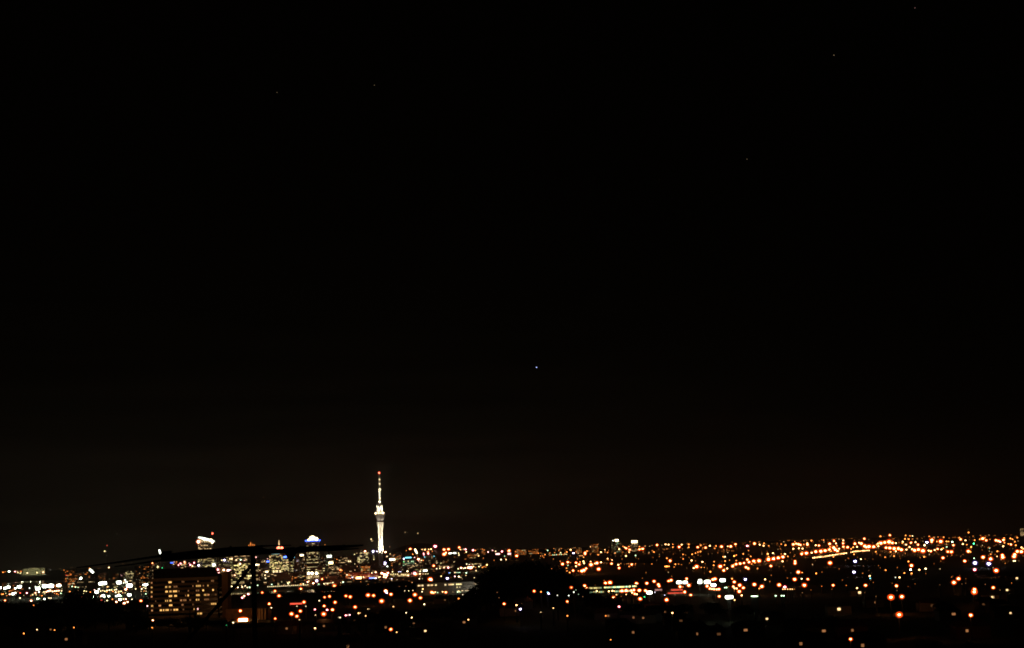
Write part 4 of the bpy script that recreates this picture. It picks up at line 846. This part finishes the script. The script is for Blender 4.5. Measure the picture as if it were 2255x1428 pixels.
longblock('long_lit_store', 'long low store with two rows of greenish-lit shop windows right of the knoll', 1296, 1404, 1290, 1306, 1880,
          [(1294, 1297, 1325, 3.5, 1.1), (1293.6, 1327, 1388, 3.2, 1.9), (1293, 1386, 1402, 3.2, 3), (1303, 1298, 1332, 4, .8), (1303, 1352, 1398, 4, 1)], mat('store_wall', (.3, .3, .25), .8), 'eeg', 1, dens=.92)
ob, gz_, P, W, hh = longblock('concrete_car_park_office', 'long grey concrete office with lit storeys, left foot of the big dark knoll', 916, 1052, 1283, 1311, 1850,
          [(1288, 920, 1015, 4.2, 1.5), (1303.5, 1004, 1032, 4, 2.0), (1294.5, 1005, 1015, 3, .8), (1289, 1040, 1050, 3, .8)], mat('grey_concrete_wall', (.36, .34, .30), .85, scale=.3), 'kyw', 1, dens=.62, seed=4)
for i in range(4):
    b = MB(); z0 = at(984, 1286 + i * 6.6, 1850).z - gz_; b.box(W * .22, W / 2 + .3, -1.5, -.2, z0, z0 + 1.4); b.build('balcony_slab', MATS['grey_concrete_wall'], ob)
for px, py, en, c in ((1000, 1292, 300, (1, .9, .7)), (1035, 1297, 1500, (1, .92, .75)), (950, 1300, 500, (1, .5, .2))):
    q = at(px, py, 1838); point(ob, (q.x - P.x, -11, q.z - gz_), en, c)
for (x, y, w_, h_, e, nm, lb) in ((491.0 + 1000, 1299.5, 26, 3.6, .8, 'red_shop_front', 'upper wide red shop front glowing beside the white floodlights'), (1489, 1306.6, 36, 3, .9, 'red_shop_front', 'lower long red shop fascia below the white floodlights'),
     (1450, 1299.5, 15, 2.8, .5, 'red_shop_front', 'small red shop front left of the white floodlights'), (652, 1330, 26, 2.6, 1.6, 'red_shop_front', 'red lit shop strip among orange street lamps under the towers')):
    Y = 1800 if x > 1000 else 1500
    p = at(x, y, Y); W = w_ * Y / F; gz_ = ground(p.x, Y) - .6; o = empty(nm, (p.x, Y, gz_)); tag(o, lb, 'shop', 'red-lit shops'); hh = max(4.5, p.z - gz_ + 1.5)
    b = MB(); b.box(-W / 2 - .5, W / 2 + .5, .1, 12, 0, hh); b.build('wall', MATS['store_wall'], o)
    b = MB(); b.box(-W / 2 - 1, W / 2 + 1, -.2, 12.4, hh, hh + .4); b.build('roof', DARK, o)
    b = MB(); hs = h_ * Y / F; b.box(-W / 2, W / 2, -.25, .1, p.z - gz_ - hs / 2, p.z - gz_ + hs / 2); b.build('fascia', glow('r' if e > .6 else 'm', e), o)
    b = MB(); b.box(-W / 2 + .6, W / 2 - .6, -.02, .1, .5, max(1.2, p.z - gz_ - hs / 2 - .4)); b.build('shop_window', GLASS, o)
# pale floodlit store on the far shore
p = at(76, 1263, 9800)
o = empty('far_shore_store', (p.x, 9800, ground(p.x, 9800) - 2)); tag(o, 'pale floodlit storage sheds on the far shore, above the wharf lights', 'building')
PS = mat('pale_shed', (.55, .52, .34), .8, vary=.1, scale=.02)
for x0, x1, yt in ((50, 64, 1252.5), (64.2, 82, 1250.6), (82.2, 100, 1251.4)):
    a_, c_ = at(x0, 1262, 9800).x - p.x, at(x1, 1262, 9800).x - p.x
    b = MB(); b.box(a_, c_, 0, 60, 0, at(75, yt, 9800).z - o.location.z); b.build('shed_wall', PS, o)
b = MB(); b.box(-75, 75, 10, 70, at(75, 1251, 9800).z - o.location.z, at(75, 1249.8, 9800).z - o.location.z); b.build('roof', DARK, o)
for xx in (-55, 0, 55): point(o, (xx, -70, 22), 4e4, (1, .95, .6), 4)
# radio mast with red and yellow lights at left
for (x, yt, Yd, lab) in ((236, 1202, 5600, 'thin radio mast with a faint red tip and a yellow light'),):
    p = at(x, yt, Yd); g_ = ground(p.x, Yd); o = empty('radio_mast', (p.x, Yd, g_)); tag(o, lab, 'mast'); h_ = p.z - g_
    b = MB(); b.tube([(0, 0, 0), (0, 0, h_ * .6), (0, 0, h_)], [1.1, .7, .3], 5); b.build('mast_pole', POLE, o)
    b = MB(); b.ball((0, -1, h_), 1.5); b.build('tip_light', glow('r', 2), o)
    q = at(230.5, 1214.4, Yd); b = MB(); b.ball((q.x - p.x, -1, q.z - g_), 2.1); b.build('side_light', glow('y', 4), o)
    b = MB(); b.tube([(0, 0, q.z - g_), (q.x - p.x, -1, q.z - g_)], .3, 4); b.build('side_arm', POLE, o)

# ------------------------------------------------------------------ added cars with glow balls, standing in for the lit road streak
road_pts = [(1778, 1230.5), (1792, 1228), (1812, 1226), (1832, 1222.6), (1848, 1220), (1866, 1218), (1880, 1214.6), (1900, 1213), (1914, 1212)]
RY = 6200
ros = [at(x, y + 1.0, solve(x, y, 2.5, 2600)[0]) for x, y in road_pts]
b = MB()
for i in range(len(ros) - 1):
    a_, c_ = ros[i], ros[i + 1]
    b.quadbox([(a_.x, a_.y - 5, a_.z - 6), (c_.x, c_.y - 5, c_.z - 6), (c_.x, c_.y + 7, c_.z - 6), (a_.x, a_.y + 7, a_.z - 6), (a_.x, a_.y - 5, a_.z - .1), (c_.x, c_.y - 5, c_.z - .1), (c_.x, c_.y + 7, c_.z - .1), (a_.x, a_.y + 7, a_.z - .1)])
    gm = ground(a_.x, a_.y); b.box(a_.x + 2, a_.x + 5, a_.y - 2, a_.y + 3, min(gm - 3, a_.z - 8), a_.z - 5)
tag(b.build('road', mat('asphalt', (.06, .058, .055), .9, scale=2)), None, None, kind='structure')
CARB = [mat('car_white', (.6, .6, .6), .3), mat('car_dark', (.03, .035, .05), .3), mat('car_red', (.3, .03, .02), .3)]
def car_parts(m):
    b = MB(); b.box(-2.2, 2.2, -.9, .9, .35, .95)
    b.quadbox([(-1.5, -.85, .95), (1.3, -.85, .95), (1.3, .85, .95), (-1.5, .85, .95), (-1.0, -.7, 1.5), (.7, -.7, 1.5), (.7, .7, 1.5), (-1.0, .7, 1.5)])
    return b.mesh('car_body', m)
CM = [car_parts(m) for m in CARB]
b = MB()
for a_ in (-1.4, 1.4):
    for c_ in (-.85, .85): b.tube([(a_, c_ - .1, .33), (a_, c_ + .1, .33)], .33, 10)
WM = b.mesh('wheels', MATS['dark_steel'])
b = MB(); b.ball((0, 0, 0), (.9, .6, .55), 8); HLM = {e: None for e in (2, 3, 4)}
for e in HLM: bb = MB(); bb.ball((0, 0, 0), (2.9, 1.0, 1.9), 8); HLM[e] = bb.mesh('streak_glow', glow('a', e * 3.5))  # oversized glow balls that merge into the streak, far larger than car lamps
for i in range(38):
    t = i / 37; px = 1789 + t * 124
    if 1864 < px < 1871: continue
    j = next(j for j in range(len(road_pts) - 1) if road_pts[j + 1][0] >= px)
    u = (px - road_pts[j][0]) / (road_pts[j + 1][0] - road_pts[j][0]); py = road_pts[j][1] + u * (road_pts[j + 1][1] - road_pts[j][1])
    q0, q1 = ros[j], ros[j + 1]; d_ = ray(px, py); Yc = q0.y + u * (q1.y - q0.y) - 2.4
    p = at(px, py, Yc); o = empty('car', (p.x, Yc, q0.z + u * (q1.z - q0.z) - .08), math.atan2(q1.y - q0.y, q1.x - q0.x)); k_ = RND.randrange(3)
    put('car_body', CM[k_], o); put('wheel', WM, o)
    put('streak_light', HLM[RND.choice((2, 3, 4))], o, (0, -1.6, .9))
    later(o, px, 1221, ('lower' if px < 1866 else 'upper') + ' added streak car', 'car', 'added cars forming the lit road streak')

# ------------------------------------------------------------------ trees
LEAF = mat('dark_foliage', (.045, .06, .025), .9, vary=.5, scale=.6); BARK = mat('bark', (.08, .055, .035), .95, vary=.3, scale=2)
def crown_mesh(seed, cone=False):
    rn = random.Random(seed); b = MB()
    lobes = [(Vector((rn.uniform(-.28, .28), rn.uniform(-.28, .28), rn.uniform(.35, .85))), rn.uniform(.18, .34)) for _ in range(13)]
    if cone: lobes = [(Vector((0, 0, .2 + .075 * i)), .30 * (1 - i / 11)) for i in range(10)]
    for _ in range(2600):
        c, r = rn.choice(lobes); d = Vector((rn.gauss(0, 1), rn.gauss(0, 1), rn.gauss(0, 1))).normalized() * r * rn.uniform(.55, 1.08); d.z *= .8
        p = c + d; a = Vector((rn.gauss(0, 1), rn.gauss(0, 1), rn.gauss(0, .6))).normalized(); e = a.orthogonal().normalized(); s_ = rn.uniform(.018, .036)
        i = len(b.v); b.v += [tuple(p - a * s_), tuple(p + e * s_ * .7), tuple(p + a * s_), tuple(p - e * s_ * .7)]
        b.f.append((i, i + 1, i + 2, i + 3)); b.mi.append(0)
    return b.mesh('crown', LEAF)
CROWN = [crown_mesh(s) for s in (1, 2, 3)] + [crown_mesh(9, True)]
b = MB(); b.tube([(0, 0, 0), (.01, 0, .3), (-.01, .01, .6)], [.035, .025, .012], 7)
for a_ in range(5): b.tube([(0, 0, .25 + a_ * .05), (.16 * math.cos(a_ * 2.2), .16 * math.sin(a_ * 2.2), .5 + a_ * .05)], [.014, .005], 5)
TRUNK = b.mesh('trunk', BARK)
def tree(x, yt, Y, wpx, k_=0, noun='leafy dark tree', grp='dark trees of the foreground', gmin=None):
    p = at(x, yt, Y); g_ = ground(p.x, Y); h_ = max(4, p.z - g_); o = empty('tree', (p.x, Y, g_), RND.uniform(0, 6)); wd = wpx * Y / F
    put('trunk', TRUNK, o, None, (h_, h_, h_)); put('crown', CROWN[k_], o, None, (wd / .95, wd / .95, h_ / 1.05)); later(o, x, yt, noun, 'tree', grp)
# wooded knoll
for i, (x, yt, w_) in enumerate([(1040, 1300, 50), (1056, 1278, 60), (1078, 1255, 62), (1100, 1241, 64), (1122, 1236, 62), (1150, 1233, 66), (1176, 1234, 62), (1204, 1237, 64), (1228, 1246, 58), (1248, 1258, 56), (1266, 1276, 52), (1284, 1292, 46), (1302, 1304, 40),
     (1070, 1290, 80), (1110, 1275, 90), (1160, 1270, 95), (1210, 1276, 90), (1250, 1292, 70), (1130, 1300, 80), (1190, 1302, 84), (1030, 1316, 50), (1090, 1310, 70), (1236, 1310, 70)]):
    tree(x, yt, 905 + (i % 5) * 6 - (25 if i > 12 else 0), w_, i % 3, 'broad dark tree', 'trees of the wooded knoll')
for i, (x, yt, w_) in enumerate([(700, 1291, 40), (726, 1289, 44), (752, 1288, 40), (775, 1286, 44), (800, 1287, 46), (826, 1284, 40), (848, 1286, 40), (868, 1280, 44), (888, 1279, 44), (905, 1281, 34), (660, 1296, 36), (625, 1301, 36), (585, 1303, 30)]):
    tree(x, yt, 2150, w_, i % 3, 'broad dark tree', 'trees along the near crest')
# rounded trees and tree line in front of the harbour lights
for i, (x, yt, w_, Y) in enumerate([(168, 1296, 64, 640), (148, 1306, 50, 650), (190, 1304, 56, 630), (210, 1318, 60, 620), (125, 1316, 56, 640), (98, 1314, 46, 640), (50, 1322, 60, 620), (10, 1318, 60, 640), (240, 1334, 60, 600), (290, 1340, 60, 600), (78, 1326, 60, 600), (30, 1334, 70, 560), (180, 1326, 90, 560),
     (330, 1357, 50, 560), (372, 1359, 56, 560), (420, 1356, 60, 560), (455, 1361, 50, 560), (490, 1364, 46, 560), (520, 1378, 50, 540), (300, 1352, 50, 560), (565, 1374, 50, 540), (610, 1377, 54, 540),
     (655, 1372, 56, 540), (700, 1374, 60, 540), (745, 1366, 56, 540), (790, 1362, 50, 540), (828, 1347, 52, 560), (860, 1338, 50, 560), (900, 1341, 54, 560), (940, 1337, 50, 560), (980, 1334, 50, 560), (1015, 1322, 48, 600),
     (430, 1330, 13, 900), (418, 1338, 14, 900), (1330, 1312, 40, 900), (1350, 1310, 36, 900), (1390, 1328, 50, 900), (1440, 1331, 52, 880), (1500, 1329, 56, 880), (1570, 1326, 50, 880), (1630, 1330, 52, 860)]):
    tree(x, yt, Y * 1.7 if Y < 700 else Y, w_, 3 if w_ < 16 else i % 3)
for i in range(34):
    x = 20 + i * 67 + RND.uniform(-20, 20); y = RND.uniform(1410, 1430)
    if 1900 < x < 1990 or 840 < x < 940: continue
    tree(x, y, RND.uniform(330, 420), RND.uniform(60, 100), i % 3)

# ------------------------------------------------------------------ roof-top beam antenna in the foreground
AY = 25.0
an = empty('beam_antenna', at(563, 1500, AY)); an.location.z = H - 3.4
tag(an, 'black multi-element beam antenna on a braced mast, silhouetted across the city lights', 'antenna')
al = an.location.copy(); AM = mat('antenna_alloy', (.02, .02, .02), .7, .3, scale=4)
def L(x, y, dy=0): return at(x, y, AY + dy) - al
px_ = AY / F
b = MB(); b.tube([Vector((L(563, 1300).x, 0, 0)), L(560, 1330), L(557, 1206)], 5.0 * px_, 10); b.build('mast', AM, an)
b = MB(); b.tube([L(552, 1247), L(520, 1288), L(479, 1334), L(440, 1380), L(400, 1425)], 3.6 * px_, 8); b.build('brace', AM, an)
EL = [([(168, 1250.8), (260, 1238.5), (358, 1224), (450, 1215), (560, 1209), (590, 1213.2), (642, 1212), (668, 1208), (757, 1204.5), (800, 1201.3)], [1.2, 1.7, 2.4, 4.6, 5.2, 3.6, 3.6, 4.4, 3.2, 1.4], -1.5),
      ([(252, 1248.5), (345, 1236), (445, 1225), (560, 1217), (600, 1217), (660, 1213), (740, 1211), (790, 1208.5)], [1.1, 2.2, 4.2, 5.2, 3.2, 4.0, 2.4, 1.2], 0.2),
      ([(355, 1226), (430, 1216), (500, 1208.6), (575, 1203.2), (641, 1201.0)], [2.0, 3.0, 2.6, 2.0, 1.1], 1.6),
      ([(380, 1228), (470, 1220), (560, 1213), (600, 1218), (650, 1214), (715, 1213)], [3, 4, 4.2, 2.5, 3, 2], .9)]
for pts, rr, dy in EL:
    b = MB(); b.tube([L(x, y, dy) for x, y in pts], [r * px_ for r in rr], 8); b.build('element', AM, an)
for (x, y, r, l_) in ((367, 1223, 9, 11), (441, 1219, 7.5, 7), (640, 1212, 6, 9)):
    b = MB(); b.tube([L(x - l_, y + .9, -.4), L(x + l_, y - .9, -.4)], r * px_, 10); b.build('trap', AM, an)
for (x, y) in ((508, 1203.5), (576, 1201.5), (662, 1203), (757, 1200.5)):
    b = MB(); b.tube([L(x, y + 6), L(x, y - .8)], 2.6 * px_, 6); b.build('clamp', AM, an)
b = MB(); b.quadbox([L(626, 1214), L(656, 1214), L(656, 1214, .1), L(626, 1214, .1), L(636, 1237), L(644, 1237), L(644, 1237, .1), L(636, 1237, .1)]); b.build('matching_box', AM, an)
b = MB(); b.tube([L(560, 1214, -2.2), L(560, 1211, 2.6)], 4 * px_, 8); b.build('boom', AM, an)
# the roof that carries the mast, just below the picture
nh = empty('own_house', (0, 25, 70)); tag(nh, 'dark house below the balcony whose roof carries the antenna mast', 'house')
mx = al.x; zr = al.z - 70
b = MB(); b.box(mx - 7, mx + 7, -4, 5, 0, zr - 2.2); b.build('wall', HWALL[0], nh)
b = MB(); b.v = [(mx - 7.6, -4.6, zr - 2.2), (mx + 7.6, -4.6, zr - 2.2), (mx + 7.6, 5.6, zr - 2.2), (mx - 7.6, 5.6, zr - 2.2), (mx - 7.6, .0, zr + .05), (mx + 7.6, .0, zr + .05)]
b.f = [(0, 3, 2, 1), (0, 1, 5, 4), (1, 2, 5), (2, 3, 4, 5), (3, 0, 4)]; b.mi = [0] * 5; b.build('roof', ROOF[1], nh)

# ------------------------------------------------------------------ stars
for (x, y, s, c, e, lab) in ((1181.5, 809.5, 2.2, 'S', 2.5, 'pale blue star alone in the middle of the sky'), (1836.5, 122, 1.7, 'w', .45, 'faint star high at right'), (824.5, 188, 1.7, 'w', .25, 'faint star high above the needle tower'),
      (610, 204, 1.7, 'w', .2, 'faint star high at upper left'), (2015, 18, 1.7, 'm', .35, 'faint pinkish star at the very top right'), (1645, 351, 1.8, 'w', .25, 'dim star in the upper right middle'), (580, 1095.5, 2.6, 'o', .25, 'dull orange speck in the low cloud above the towers'),
      (86, 1231.5, 1.4, 'c', .4, 'tiny bluish point low at far left'), (1452, 397, 1.2, 'w', .15, 'barely visible star left of the dim upper right one')):
    Y = 90000; b = MB(); b.ball((0, 0, 0), s * Y / F / 2, 8); o = b.build('star', glow(c, e)); o.location = at(x, y, Y); tag(o, lab, 'star', 'stars')

# ------------------------------------------------------------------ night air
if HAZE:
    m = bpy.data.materials.new('night_air'); m.use_nodes = True; t = m.node_tree
    for n_ in list(t.nodes): t.nodes.remove(n_)
    o_ = t.nodes.new('ShaderNodeOutputMaterial'); v_ = t.nodes.new('ShaderNodeVolumePrincipled')
    v_.inputs['Color'].default_value = (.9, .88, .84, 1); v_.inputs['Density'].default_value = HAZE; v_.inputs['Anisotropy'].default_value = .3
    t.links.new(v_.outputs[0], o_.inputs['Volume'])
    b = MB(); b.box(-13500, 13500, -900, 19500, -12, 385); tag(b.build('haze', m), None, None, kind='stuff')
finish_labels()
